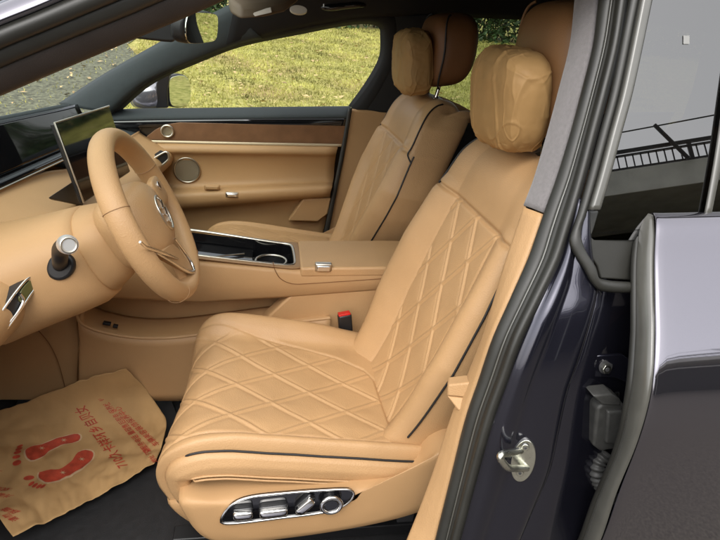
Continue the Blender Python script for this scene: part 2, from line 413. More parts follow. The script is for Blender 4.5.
# charcoal windscreen pillar cover on the far side
strip('pillar_cover', [FR(60, 104, .0), FR(105, 75, .0), FR(155, 46, .02), FR(205, 18, .04), FR(235, 2, .06)], [FR(112, 112, .06), FR(148, 81, .05), FR(200, 57.5, .05), FR(238, 43, .05), FR(262, 37, .06)], charcoal, body, bulge=.02, solid=.012)
strip('roof_rail', [FR(235, 2, .09), FR(300, -22, .11), FR(400, -40, .12), FR(560, -40, .12)], [FR(225, 46, .055), FR(300, 27, .055), FR(380, 15.5, .055), FR(560, 20, .055)], headliner, body, bulge=.012, solid=.01)
strip('pillar_upper_cover', [FR(385, 14, .03), FR(386, 40, .03), FR(383, 60, .03), FR(368, 86, .03), FR(350, 109, .03)], [FR(436, 14, .07), FR(434, 40, .07), FR(432, 60, .07), FR(430, 86, .07), FR(425, 112, .07)], headliner, body, bulge=.012, solid=.01)
plate('pillar_lower_cover', [W(351, 109.5, y=1.71), W(428, 113, y=1.70), W(400, 240, y=1.68), W(326, 240, y=1.70)], (0, .03, 0), leather_soft, body, .008)
strip('door_seal', [W(352, 108, y=1.705), W(345, 150, y=1.70), W(337, 190, y=1.69), W(327, 240, y=1.68)], [W(348.5, 108, y=1.705), W(341, 150, y=1.70), W(333, 190, y=1.69), W(322, 240, y=1.68)], rubber, body, bulge=.004, solid=.003)
# far rear door with its window
fd = part('rear_door', (.8, 1.8, .3))
plate('door_panel', [W(424, 240, y=1.75), W(424, 113, y=1.77), W(620, 118, y=1.77), W(640, 240, y=1.75)], (0, .04, 0), headliner, fd, .01)
plate('window_frame', [FR(540, 16), FR(620, 14), FR(620, 125), FR(560, 122)], (0, .03, 0), headliner, fd, .004)
o = mk('window_pane', [FR(400, 130, .01), FR(400, 0, .01), FR(620, 0, .01), FR(620, 130, .01)], [(0, 1, 2, 3)], glass_rear, fd)

# ---- far front door
fdoor = part('front_door', (-.4, 1.8, .3), 'closed far front door with tan and brown trim')
A = lambda P, y: [W(px, py, y=y) for px, py in P]
o = mk('window_pane', spl([FR(x, y, -.01) for x, y in [(100, 116), (150, 76), (200, 52), (240, 38), (300, 25), (345, 16), (375, 14), (390, 23), (392, 50), (378, 84), (362, 112)]], 40), [tuple(range(40))], glass_clear, fdoor, smooth=False)
strip('belt_trim', A([(60, 117), (112, 110.5), (200, 108.5), (351, 106.5)], 1.80), A([(60, 124), (112, 121), (200, 120), (349, 119)], 1.745), charcoal, fdoor, bulge=.012)
strip('gloss_strip', A([(100, 121), (200, 119.5), (349, 118.5)], 1.745), A([(100, 129), (200, 126.5), (346, 127)], 1.742), gloss_bl, fdoor, bulge=.003)
plate('corner_cover', A([(100, 121), (170, 119), (166, 128), (146, 142), (100, 142)], 1.748), (0, .02, 0), gloss_bl, fdoor, .003)
plate('wood_trim', A([(143, 139.5), (155, 130), (166, 124), (180, 122.3), (346, 125.8), (342, 145), (240, 143)], 1.738), (0, .02, 0), wood, fdoor, .002)
strip('highlight_line', A([(132, 140), (240, 142.4), (343, 144.5)], 1.732), A([(132, 142.2), (240, 144.6), (342, 146.5)], 1.730), mat('pale_highlight', (.52, .42, .28), .35, metal=.3), fdoor, bulge=.002)  # highlight along the panel's upper edge, put in as a pale strip
# sections of the tan panel: (row y at px 140, row at px 340, depth y)
def door_rows():
    prof = [((132, 142), (342, 146), 1.732), ((132, 147), (341, 150), 1.715), ((134, 151.5), (340, 154.5), 1.712), ((136, 154), (339.5, 157), 1.728),
            ((145, 168), (338, 168), 1.742), ((160, 184), (337, 178.5), 1.738), ((165, 189), (336, 182), 1.725), ((170, 191.5), (335.5, 184), 1.690), ((175, 195), (335, 187), 1.665),
            ((180, 203), (333.5, 192.5), 1.662), ((186, 208), (333, 196), 1.680), ((188, 210), (332.6, 198), 1.715), ((190, 222), (330, 212), 1.735), ((190, 262), (322, 250), 1.735), ((190, 330), (310, 320), 1.73)]
    rows = []
    for a, b, y in prof:
        A0, B0 = W(*a, y=y), W(*b, y=y); rows.append([A0+(B0-A0)*t for t in (-.6, -.2, 0, .25, .5, .75, .98)])
    return rows
rows = door_rows()
loft('door_panel', rows, leather_soft, fdoor, n=30, k=90, solid=.008, off=1)
plate('pocket_flap', A([(288, 221), (303, 199), (331, 198), (328, 214), (318, 222)], 1.69), (0, .03, 0), leather_soft, fdoor, .006)
# speakers
for px, py, y, r, nm in ((187, 170, 1.736, .048, 'speaker_grille'), (167.3, 131, 1.733, .021, 'tweeter_grille')):
    fr = frame(W(px, py, y=y), (1, 0, 0), (0, 0, 1)); fr = (fr[0], fr[1], fr[2], np.array([0, -1., 0]))
    disc(nm, fr, r, .008, grille_m, fdoor, r2=r*.97); ring('speaker_ring', (fr[0]+np.array([0, -.002, 0]),)+fr[1:], r, .0028 if r > .03 else .004, satin, fdoor)
for px, py, w in ((212, 187.5, .024), (232, 195, .020)):
    c = W(px, py, y=1.675 if px < 220 else 1.66); rbox('window_switch', frame(c), w, .008, .007, chrome if px > 220 else leather_soft, fdoor, .004)
    rbox('switch_bezel', frame(c+np.array([0, .006, -.001])), w*1.25, .007, .011, satin if px > 220 else leather_soft, fdoor, .005)

# ---- far exterior mirror
mir = part('door_mirror', W(165, 105, y=1.95))
mfr = frame(W(153, 94, y=2.02), (.9, -.3, 0), (.3, .9, 0))
def mshape(q): q = q.copy(); q[0] *= 1; return q
superell('mirror_housing', frame(W(151, 94.5, y=2.02), (.95, -.2, 0), (.2, .95, 0)), .075, .10, .062, mat('mirror_paint', (.30, .30, .33), .18, metal=.7, coat=1.), mir, e1=.7, e2=.75)
plate('mirror_stalk', [W(156, 108, y=1.93), W(156, 84, y=1.93), W(160, 74, y=1.93), W(170, 73, y=1.93), W(167, 92, y=1.93), W(168, 108, y=1.93)], (0, .05, 0), black_pl, mir, .004)
c = W(180, 91.5, y=2.0); n_ = np.array([.80, -.60, .02]); n_ /= np.linalg.norm(n_); up = np.array([0, 0, 1.]); ri = np.cross(up, n_); ri /= np.linalg.norm(ri)
mg = mat('mirror_glass', (.66, .70, .64), .015, metal=1., var=.01)
# ri runs along the glass; it is seen obliquely
sh = [(-.058, -.045), (-.065, 0), (-.058, .05), (-.02, .062), (.03, .06), (.062, .035), (.07, 0), (.06, -.042), (.03, -.058), (-.03, -.058)]
plate('mirror_glass', spl([c+ri*u*.92+up*v for u, v in sh], 40, closed=True), -n_*.006, mg, mir, .001)
plate('mirror_rim', spl([c-n_*.004+ri*u*1.0+up*v*1.06 for u, v in sh], 40, closed=True), -n_*.03, black_pl, mir, .004)

# ---- interior mirror
rvm = part('rear_view_mirror', W(165, 30, y=.965))
n_ = np.array([.945, -.30, -.07]); n_ /= np.linalg.norm(n_); ri = np.cross([0, 0, 1.], n_); ri /= np.linalg.norm(ri); up = np.cross(n_, ri)
c = W(203, 28.5, y=1.0)
sh = [(-.098, -.024), (-.105, 0), (-.098, .027), (-.07, .036), (.07, .036), (.1, .028), (.106, 0), (.1, -.026), (.07, -.034), (-.07, -.034)]
plate('mirror_glass', spl([c+ri*u*.95+up*v*.95 for u, v in sh], 40, closed=True), -n_*.004, mg, rvm, .001)
plate('mirror_housing', spl([c-n_*.003+ri*u+up*v for u, v in sh], 40, closed=True), -n_*.035, black_pl, rvm, .01)
plate('sensor_cover', [W(130, 38, y=.99), W(152, 24, y=.99), W(176, 17, y=.99), W(190, 20, y=.99), W(174, 42.5, y=.99), W(165, 42, y=.99)], (-.02, .06, 0), black_pl, rvm, .006)

# ---- overhead console, lamp, grab handle
oh = part('overhead_console', W(265, 8, y=1.0))
plate('console_cover', [W(228, 8, y=.95), W(240, 2, y=.98), W(262, -6, y=1.0), W(304, -8, y=1.05), W(298, 3, y=1.0), W(285, 13, y=.95), W(265, 18, y=.92), W(240, 20, y=.9), W(230, 14, y=.92)], (0, .01, .03), mat('console_beige', (.12, .092, .058), .6, bump=.1), oh, .008)
plate('lamp_lens', [W(252, 13, y=.915), W(271, 9, y=.92), W(272, 12.5, y=.915), W(255, 16.5, y=.91)], (0, .01, .004), lamp_m, oh, .001)
fr = frame(W(298.5, 9.5, y=1.45), (1, 0, 0), (0, .45, .9)); disc('reading_lamp', (fr[0], fr[1], fr[2], np.array([0, -.9, .45])), .027, .01, lamp_m, oh, r2=.014)
gh = tube('grab_handle', [W(321, 0, y=1.56), W(322, 6, y=1.545), W(330, 7.5, y=1.53), (W(345, 5.8, y=1.53)), W(358, 4.4, y=1.53), W(366, 3, y=1.545), W(367, -4, y=1.56)], .011, gloss_bl, car, n=40)
tube('handle_bolt', [W(324, 7, y=1.53), W(324, 2, y=1.53)], .004, chrome, gh, n=4); tube('handle_bolt', [W(366, 4, y=1.54), W(366, -2, y=1.54)], .004, chrome, gh, n=4)

# ------------------------------------------------------------------ seats
def build_seat(base, m, label, main):
    bx, by, bz = base; q = .0 if main else 1.
    S = part('front_seat', base, label)
    Tm = lambda P: [(bx+p[0], by+m*p[1], bz+p[2]) for p in P]
    ns, nv = (230, 190) if main else (120, 100)
    # ---- cushion
    sp = spl([(.06, 0, .545), (0, 0, .552), (-.15, 0, .570), (-.30, 0, .590), (-.39, 0, .600), (-.445, 0, .594), (-.484, 0, .568), (-.502, 0, .525), (-.50, 0, .478), (-.485, 0, .438)], ns)
    d = np.gradient(sp, axis=0); d /= np.linalg.norm(d, axis=1)[:, None]; Nn = np.stack([d[:, 2], 0*d[:, 0], -d[:, 0]], 1)
    arc = np.concatenate([[0], np.cumsum(np.linalg.norm(np.diff(sp, axis=0), axis=1))]); tot = arc[-1]
    pr = spl([(-1, -.034, 0), (-.99, -.012, 0), (-.965, .004, 0), (-.935, .009, 0), (-.90, .007, 0), (-.86, .0, 0), (-.7, -.001, 0), (-.5, -.004, 0), (0, -.008, 0), (.5, -.004, 0), (.66, .0, 0), (.75, .024, 0), (.84, .038, 0), (.92, .030, 0), (.97, .004, 0), (1, -.042, 0)], nv)
    V = []
    for i in range(ns):
        s = arc[i]; fr_ = sstep(tot-.24, tot, s)
        hw = .247-.02*sstep(tot-.2, tot, s)-.004
        sk_ = sstep(tot-.34, tot-.08, s)
        bol0 = (.30+.70*sstep(.02, .30, s))*(1-.9*sstep(tot-.21, tot-.09, s)); boln = 1-.95*sstep(tot-.30, tot-.12, s)
        for j in range(nv):
            a, h = pr[j, 0], pr[j, 1]
            h = h*(bol0 if a > 0 else boln) if h > 0 else h
            yy = a*hw
            xe = .06-s
            bd = (float(np.interp(xe, [-.52, -.46, -.34, -.22, -.12, -.06, -.035], [.212, .190, .168, .142, .108, .07, .02])) if a > 0 else float(np.interp(xe, [-.52, -.46, -.42], [.215, .213, .211])))
            e_in = bd-abs(yy); e_re = -.037-xe; ed_ = min(e_in, e_re)
            ins = float(sstep(0, .010, ed_))
            u1, u2 = (yy+.8*xe+.215)/.121, (yy-.6*xe-.295)/.109
            d1, d2 = abs(u1-round(u1))*.121*.78, abs(u2-round(u2))*.109*.857
            dm = min(d1, d2)
            g = max(.0027*math.exp(-(d1/.0033)**2), .0021*math.exp(-(d2/.0033)**2))-.0013*math.exp(-((dm-.0072)/.0035)**2)
            g += .0016*(1-math.exp(-(dm/.02)**2))
            h += g*ins
            if q < .5 or True: h -= .0045*math.exp(-(ed_/.0032)**2)          # seam round the insert
            h += .0012*nz((sp[i, 0], yy+base[1], 3.1), 11)+.0006*nz((sp[i, 0], yy+base[1], 7.1), 35)
            V.append((sp[i, 0]+Nn[i, 0]*h+sk_*(.005+.046*yy/.48), yy, sp[i, 2]+Nn[i, 2]*h))
    cushion = mk('cushion', Tm(V), grid_faces(ns, nv), leather, S)
    idx = np.array(V).reshape(ns, nv, 3)
    i0, i1 = int(ns*.07), int(ns*.765)
    for j, nm in ((0, 0), (nv-1, 1)):
        e = idx[i0:i1:max(1, ns//60), j]; e = e+np.array([0, -.001 if j == 0 else .001, .016])
        tail = e[-1]+np.array([[-.010, .004 if j == 0 else -.004, -.008], [-.018, .012 if j == 0 else -.012, -.018]])
        head = e[0]+np.array([[.012, .012 if j == 0 else -.012, -.010]])
        tube('piping', Tm(np.vstack([head, e, tail])), .0024, piping_m, S, n=90, seg=8)
        # padded band under the piping
        kx = np.unique(np.r_[np.arange(2, ns-1, max(1, ns//80)), ns-1]); full = idx[kx, j]; NN = Nn[kx]
        top = full+NN*.014+np.array([0, .003 if j == 0 else -.003, 0]); bot = full-NN*.034+np.array([0, -.006 if j == 0 else .006, 0])
        sg = -1 if j == 0 else 1
        st = strip('cushion_side', Tm(top), Tm(bot), leather, S, face=(0, sg*m, .1), n=70, k=14, solid=.004, profile=([0, .15, .5, .8, .93, 1], [0, .011, .015, .011, .009, 0]))
        ks = NN[:, 2] > .45; bot, NN = bot[ks], NN[ks]
        tube('seam', Tm(bot+NN*.004+np.array([0, sg*.011, 0])), .0022, leather, S, n=70, seg=8)
        tube('seam', Tm(bot-NN*.003+np.array([0, sg*.012, 0])), .0022, leather, S, n=70, seg=8)
    # front apron closes the underside
    fe = idx[-1]
    strip('front_apron', Tm(fe[::max(1, nv//40)]), Tm(fe[::max(1, nv//40)]*np.array([1, .97, 1])+np.array([.05, 0, -.07])), leather_soft, S, face=(-1, 0, 0), bulge=.01)
    # ---- base shield on the outboard side
    pts = spl([(-.478, .530), (-.40, .515), (-.30, .522), (-.15, .527), (-.05, .530), (.0, .548), (.03, .585), (.07, .605), (.11, .60), (.125, .56), (.11, .50), (.06, .455), (-.02, .425), (-.15, .40), (-.30, .385), (-.40, .385), (-.445, .405), (-.468, .45)], 80, True) if False else None
    out = [(-.472, .496), (-.40, .498), (-.30, .502), (-.15, .506), (-.05, .514), (.0, .540), (.025, .585), (.06, .606), (.10, .60), (.12, .56), (.105, .50), (.06, .452), (-.02, .420), (-.15, .395), (-.30, .380), (-.39, .378), (-.435, .40), (-.462, .45)]
    C = np.array([(x, 0, z) for x, z in out]); C = spl(C, 90, True); ctr = np.array([-.20, 0, .46])
    levels = [(1.0, -.215), (1.0, -.262), (.992, -.272), (.965, -.281), (.90, -.287), (.7, -.290), (.35, -.291), (.02, -.291)]
    rowsV = [[(ctr[0]+(c[0]-ctr[0])*(k if k > .95 else k), y, ctr[2]+(c[2]-ctr[2])*k) for c in C] for k, y in levels]
    mk('seat_base', Tm(np.array(rowsV).reshape(-1, 3)), grid_faces(len(levels), 90, cb=True), leather_soft, S)
    # inner structure
    rbox('seat_frame', frame((bx-.18, by, bz+.40)), .25, .20, .05, black_pl, S, .01)
    for sy in (-.17, .17):
        rbox('seat_rail', frame((bx-.17, by+sy, bz+.285)), .33, .02, .014, black_pl, S, .003)
        rbox('rail_leg', frame((bx-.30, by+sy, bz+.335)), .02, .012, .04, dark_steel, S, .003); rbox('rail_leg', frame((bx+.02, by+sy, bz+.335)), .02, .012, .04, dark_steel, S, .003)
    # ---- backrest
    ns2, nv2 = (280, 240) if main else (170, 170)
    sp = spl([(-.055, 0, .52), (-.022, 0, .57), (.012, 0, .65), (.052, 0, .77), (.092, 0, .89), (.124, 0, .985), (.150, 0, 1.055), (.178, 0, 1.105), (.215, 0, 1.132), (.262, 0, 1.128), (.295, 0, 1.09)], ns2)
    d = np.gradient(sp, axis=0); d /= np.linalg.norm(d, axis=1)[:, None]; Nn = np.stack([-d[:, 2], 0*d[:, 0], d[:, 0]], 1)
    arc = np.concatenate([[0], np.cumsum(np.linalg.norm(np.diff(sp, axis=0), axis=1))]); tot = arc[-1]
    sm = arc[np.argmin(abs(sp[:, 2]-1.0)+10*(sp[:, 0] > .2))]
    half = [(0, 0), (.25, 0), (.42, .001), (.50, .002), (.58, .018), (.68, .040), (.79, .053), (.89, .046), (.955, .022), (.985, -.002), (1, -.03)]
    back = [(1.0, -.07), (.97, -.115), (.85, -.135), (.4, -.14), (0, -.14)]
    half_o = [(0, 0), (.25, 0), (.45, .0), (.60, .001), (.68, .010), (.77, .028), (.84, .036), (.91, .032), (.96, .018), (.985, -.002), (1, -.03)]
    pr = np.array([(a, h, 0, 0) for a, h in half]+[(a, 0, h, 1) for a, h in back])
    pl_ = np.array([(a, h, 0, 0) for a, h in half_o]+[(a, 0, h, 1) for a, h in back])
    pr = np.vstack([pl_[::-1]*np.array([-1, 1, 1, 1]), pr[1:]])
    pp = pr.copy(); pp[:, 0] *= .25; dq = np.linalg.norm(np.diff(pp[:, :3], axis=0), axis=1)
    dq = dq*np.where((np.abs(pr[1:, 0]+pr[:-1, 0])/2 < .63) & (pr[1:, 3]+pr[:-1, 3] < .5), 4, 1); tq = np.concatenate([[0], np.cumsum(dq)])
    pr = np.stack([np.interp(np.linspace(0, tq[-1], nv2), tq, pr[:, c]) for c in range(4)], 1)
    # smooth the profile a little
    for _ in range(3): pr[1:-1, :3] = (pr[:-2, :3]+2*pr[1:-1, :3]+pr[2:, :3])/4
    V = []
    for i in range(ns2):
        s = arc[i]
        hw = np.interp(s, [0, .08, .25, .38, sm, sm+.09, sm+.14, sm+.2, tot], [.215, .225, .25, .25, .236, .215, .19, .165, .15])
        if not main: hw = min(hw, np.interp(s, [0, .10, .20, .30, .38], [.15, .165, .20, .235, .25]))
        bol = np.interp(s, [0, .06, .2, .36, sm-.02, sm+.03, tot], [.75, .85, 1, .9, .62, .25, .2])
        dep = (np.interp(sp[i, 2], [.52, 1.0, 1.14], [.11, .275, .335])-sp[i, 0])/.14 if s < sm+.14 else (.335-sp[i, 0])/.14; dep = max(dep, .15)
        up_ = sstep(sm-.006, sm+.006, s)
        for j in range(nv2):
            a, h, hb, isb = pr[j]
            yy = a*hw
            hh = (h*bol if h > 0 else h*(1 if dep > .5 else dep/.5))
            if hb > -.001:
                hh += .010*up_*(1-a*a)*sstep(sm, sm+.09, s)
                al_ = .485 if a > 0 else .62; ins = (1-sstep(al_-.04, al_, abs(a)))*(1-up_)
                if ins > 0:
                    u1, u2 = (yy+.70*s+.02)/.118, (yy-.70*s+.03)/.118; d1, d2 = abs(u1-round(u1))*.0967, abs(u2-round(u2))*.0967
                    dm = min(d1, d2)
                    g = max(.0030*math.exp(-(d1/.0034)**2), .0026*math.exp(-(d2/.0034)**2))-.0014*math.exp(-((dm-.0074)/.0035)**2)+.0016*(1-math.exp(-(dm/.02)**2))
                    hh += g*ins
                hh -= .0045*math.exp(-((abs(a)-(.485 if a > 0 else .62))*hw/.0035)**2)*(1-up_)
                hh -= .008*math.exp(-((s-sm)/.0045)**2)*(1-isb)*(1-sstep(.9, 1, abs(a)))
            hh += .0012*nz((sp[i, 2], yy+base[1], 3.1), 10)
            V.append((sp[i, 0]+Nn[i, 0]*hh-hb*dep, yy, sp[i, 2]+Nn[i, 2]*hh+hb*dep*.15))
    mk('backrest', Tm(V), grid_faces(ns2, nv2), leather, S)
    B = np.array(V).reshape(ns2, nv2, 3)
    fa = np.abs(pr[:, 0]); front = (pr[:, 3] < .5)
    jj = [j for j in range(nv2) if front[j] and fa[j] > .955]
    for sg in (-1, 1):
        cand = [j for j in jj if pr[j, 0]*sg > 0]; j = min(cand, key=lambda k: abs(fa[k]-.985))
        ism = int(np.argmin(abs(arc-sm)))
        e = B[int(ns2*.09):ism+2:4, j]+np.array([-.002, sg*.0015, 0]); tube('piping', Tm(e), .0024, piping_m, S, n=80, seg=8)
        j2 = min(cand, key=lambda k: abs(fa[k]-.965))
        e = B[ism-2:int(ns2*.90):4, j2]+np.array([-.001, sg*.0015, .002])
        e = np.vstack([B[ism-6, j]+np.array([-.0005, sg*.002, 0]), e]); tube('piping', Tm(e), .0024, piping_m, S, n=60, seg=8)
    # recliner cover and tongue of leather at the hinge
    # ---- headrest
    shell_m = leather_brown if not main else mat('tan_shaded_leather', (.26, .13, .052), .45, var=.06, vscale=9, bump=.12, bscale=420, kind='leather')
    def hs_(qv):
        qv = qv.copy(); k = qv[2]/(.125 if main else .106)
        qv[0] += -.012*k*k+.02*k; qv[1] *= 1-.10*max(0, k)-.12*max(0, -k); qv[0] *= 1
        return qv
    hz = .125 if main else .106; hc = (bx+.265, by, bz+(1.307 if main else 1.288))
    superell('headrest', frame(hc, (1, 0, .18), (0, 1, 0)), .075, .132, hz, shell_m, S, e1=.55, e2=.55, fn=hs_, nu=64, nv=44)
    o_, X_, Y_, Z_ = frame(hc, (1, 0, .18), (0, 1, 0))
    for sg in (-1, 1):
        P = []
        for t in np.linspace(-1.35, 1.35, 40):
            zz = hz*math.copysign(abs(math.sin(t))**.6, math.sin(t)); kk = zz/hz
            xx = -.052*math.copysign(abs(math.cos(t))**.4, 1)+.004-.012*kk*kk+.02*kk
            P.append(o_+X_*xx+Y_*(m*sg*.133*(1-.10*max(0, kk)-.12*max(0, -kk))*(abs(math.cos(t))**.12))+Z_*zz)
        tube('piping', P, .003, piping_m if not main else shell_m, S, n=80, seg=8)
    for sy in (-.055, .055):
        tube('headrest_post', [(bx+.225, by+sy, bz+1.10), (bx+.238, by+sy, bz+1.17), (bx+.245, by+sy, bz+1.22)], .0065, chrome, S, n=12)
        disc('post_collar', frame((bx+.229, by+sy, bz+1.145), (1, 0, .3), (0, 1, 0)), .014, .012, chrome if sy < 0 else black_pl, S)
    superell('headrest_pillow', frame((bx+.162, by, bz+1.235), (1, 0, .12), (0, 1, 0)), .036, .108, .075, leather, S, e1=.6, e2=.5)
    return S
seatD = build_seat((0, .575, 0), 1, 'near tan front seat with diamond quilted cushion and switches on its base', True)
seatP = build_seat((0, 1.355, 0), -1, 'far tan front seat partly hidden by the console', False)

# paper covers over the headrest pillows
def cover(c, label, ph, sc=1.0):
    def fn(q):
        q = q.copy(); k = q[2]/.098
        q[1] *= 1+.04*math.sin(k*2+ph)-.06*max(0, k)**2
        P3 = (q[0]*1.0+ph, q[1], q[2])
        w = 0
        cr = lambda f, wd: max(0, 1-abs(f)/wd)**1.5            # narrow folds along the zero lines of a noise field
        w += .0040*nz((P3[1]*1+ph*3, P3[2]*.4, P3[0]), 12)
        w += .0024*cr(nz((P3[1]+ph, P3[2]*.30, P3[0]*.6), 20), .16)
        w += .0016*cr(nz((P3[1]*.9+P3[2]*.7+ph, P3[2]*.5-P3[1]*.4, P3[0]+5), 14), .10)
        w += .0012*cr(nz((P3[1]*.8-P3[2]*.3, P3[2]*.5+ph, P3[0]+8), 30), .12)
        w += .0005*nz((P3[1], P3[2], P3[0]), 90)-.0015
        if k < -.75: w += .006*math.sin(P3[1]*160+ph)*nz((P3[1], 2, ph), 30)
        r = np.linalg.norm(q)+1e-6; n_ = q/np.array([.050, .122, .098]); n_ /= np.linalg.norm(n_)
        return q+n_*w*1.15
    o = superell('headrest_cover', frame(c, (1, 0, .12), (0, 1, 0)), (.050)*sc, .122, .098, paper, None, e1=.55, e2=.5, fn=fn, nu=240, nv=170)
    return props(o, label, 'headrest cover', 'paper headrest covers')
cover((.160, .575, 1.240), 'wrinkled kraft paper cover over the headrest of the near seat', .0)
cover((.155, 1.355, 1.243), 'kraft paper cover on the headrest of the far seat', 4.3)

# ---- seat switches on the near seat
yS = .575-.2935
out = [(221, 521.5), (226, 510), (236, 501.5), (252, 496.5), (290, 492.3), (330, 489.5), (349, 489.3), (353.5, 492), (351, 499), (342, 506), (326, 511.5), (280, 517.5), (232, 523)]
C = spl([W(px, py, y=yS-.001) for px, py in out], 70, True)
plate('switch_panel', C, (0, .006, 0), gloss_bl, seatD, .001)
tube('panel_rim', C+np.array([0, -.001, 0]), .0028, chrome, seatD, n=90, closed=True, seg=8)
def switch(px, py, w, h, ang, d=.016):
    c = W(px, py, y=yS-.010); ca, sa = math.cos(ang), math.sin(ang)
    superell('seat_switch', frame(c, (ca, 0, sa), (0, -1, 0)), w, d*.62, h, chrome, seatD, e1=.45, e2=.4, nu=32, nv=20)
    superell('switch_foot', frame(c+np.array([0, .008, .0015]), (ca, 0, sa), (0, -1, 0)), w*1.05, d*.5, h*1.05, gloss_bl, seatD, e1=.4, e2=.4, nu=32, nv=20)
switch(243, 513.5, .0185, .0085, .06); switch(273.5, 511.0, .027, .0088, .08); switch(305, 505, .0215, .0095, .85)
kc = W(331, 502.5, y=yS-.006); kf = (kc, np.array([1., 0, 0]), np.array([0, 0, 1.]), np.array([0, -1., 0]))
disc('lumbar_knob', (kc+np.array([0, -.008, 0]),)+kf[1:], .0175, .02, gloss_bl, seatD, bevel=.005); ring('knob_ring', (kc+np.array([0, -.007, 0]),)+kf[1:], .019, .0042, chrome, seatD)

# ------------------------------------------------------------------ centre console
con = part('centre_console', (-.3, .965, .25))
y0 = .862; w2 = .105
# bridge: top, near side, underside; sections along x
def con_top(x): return float(np.interp(x, [-1.0, -.85, -.70, -.478, -.184, .041, .3], [.80, .795, .778, .746, .722, .731, .735]))
def con_bot(x): return float(np.interp(x, [-1.0, -.473, -.209, .047, .3], [.655, .628, .648, .672, .68]))
tray = np.array([(-.60, .885), (-.60, 1.045), (-.245, 1.045), (-.222, 1.03), (-.222, .91), (-.238, .885)])
def in_tray(x, y): return -.60 < x < -.222 and .883 < y < 1.047
V = []; xs_ = np.linspace(-1.0, .3, 260)
pts0 = None
for x in xs_:
    zt, zb = con_top(x), con_bot(x)
    q = [(y0+.10, zb-.012), (y0+.03, zb-.008), (y0+.008, zb-.004), (y0, zb+.006), (y0-.002, (zt+zb)/2), (y0, zt-.012), (y0+.003, zt-.005), (y0+.010, zt-.001)]
    q += [(y, zt) for y in np.linspace(y0+.02, 1.05, 60)] + [(1.058, zt-.001), (1.066, zt-.006), (1.07, zt-.014), (1.072, (zt+zb)/2), (1.07, zb)]
    V += [(x, a, b) for a, b in q]
nq = len(q); V = np.array(V)
Fq = [f for f in grid_faces(260, nq) if not (in_tray(*V[list(f)].mean(0)[:2]) and V[f[0]][2] > con_top(V[f[0]][0])-.003)]
mk('console_bridge', V, Fq, leather_soft, con)
# lid
lidp = [W(297.5, 238.5, z=.732), W(301.5, 274, z=.732), (.05, y0+.002, .742), (.25, y0+.002, .742), (.25, 1.066, .742), (.05, 1.066, .742)]
lidp = [np.array(p) for p in lidp]
for p in lidp: p[2] = con_top(p[0])+.010
lidp[0][1] = 1.066; lidp[1][1] = y0-.002; lidp[2][1] = lidp[3][1] = y0-.002
plate('armrest_lid', lidp, (0, 0, -.028), leather, con, .007, 4)
c = W(323.5, 268, y=y0-.001); rbox('lid_latch', frame(c), .019, .008, .009, chrome, con, .004); rbox('latch_plate', frame(c+np.array([0, .004, .002])), .023, .008, .012, satin, con, .004)
# open tray with cup holders: a sunk black well with a metal rim
tt = [(-.604, .884), (-.604, 1.046), (-.25, 1.046), (-.228, 1.038), (-.222, 1.02), (-.222, .91), (-.228, .892), (-.25, .884)]
T = np.array([(x, y, con_top(x)) for x, y in tt]); k = len(T)
W1 = [T+np.array([0, 0, .003]), T+np.array([0, 0, -.03]), T*np.array([.985, 1, 1])+np.array([-.006, 0, -.055])]
f = grid_faces(3, k, cb=True)+[tuple(range(2*k, 3*k))]
mk('tray_well', np.vstack(W1), f, gloss_bl, con, smooth=False)
tube('tray_rim', np.vstack([T, T[:1]])+np.array([0, 0, .003]), .0046, satin, con, n=120, seg=10)
strip('tray_border', np.vstack([T[2:], T[:1]])*np.array([1, 1, 1])+np.array([.0, 0, .002]), np.vstack([(T[2]+[0.03, .012, .001])[None], (T[3]+[.022, .02, .001])[None], (T[4]+[.022, .01, .001])[None], (T[5]+[.022, -.008, .001])[None], (T[6]+[.018, -.016, .001])[None], (T[7]+[.006, -.016, .001])[None], (T[0]+[0, -.016, .001])[None]]), leather_brown if False else mat('tray_border_tan', (.26, .15, .07), .5, bump=.1, bscale=420, kind='leather'), con, bulge=.002, face=(0, 0, 1), n=80)
for cx_ in (-.285, -.385):
    cc = np.array([cx_, .965, con_top(cx_)-.022]); fr = (cc, np.array([1., 0, 0]), np.array([0, 1., 0]), np.array([0, 0, 1.]))
    if cx_ > -.3:
        ring('cup_holder', fr, .043, .004, satin, con, r2=.043)
        mk('cup_well', [cc+np.array([.043*math.cos(q)*r, .043*math.sin(q)*r, z]) for r, z in ((1, 0), (.95, -.03)) for q in np.linspace(0, 6.2832, 32, endpoint=False)], grid_faces(2, 32, cb=True), black_pl, con)
plate('tray_shelf', [(-.60, .89, con_top(-.6)-.024), (-.60, 1.04, con_top(-.6)-.024), (-.335, 1.04, con_top(-.335)-.024), (-.335, .89, con_top(-.335)-.024)], (0, 0, -.01), gloss_bl, con, .002)
tube('tray_divider', [(-.52, .90, con_top(-.52)-.018), (-.36, .99, con_top(-.36)-.018)], .0022, satin, con, n=6)
tube('console_joint', [W(273, 262, y=y0-.001), W(275, 270, y=y0-.003), W(281, 279, y=y0-.003), W(291, 283.5, y=y0-.003), W(302, 284, y=y0-.003), W(392, 278, y=y0-.003)], .0009, leather_brown, con, n=50, seg=6)
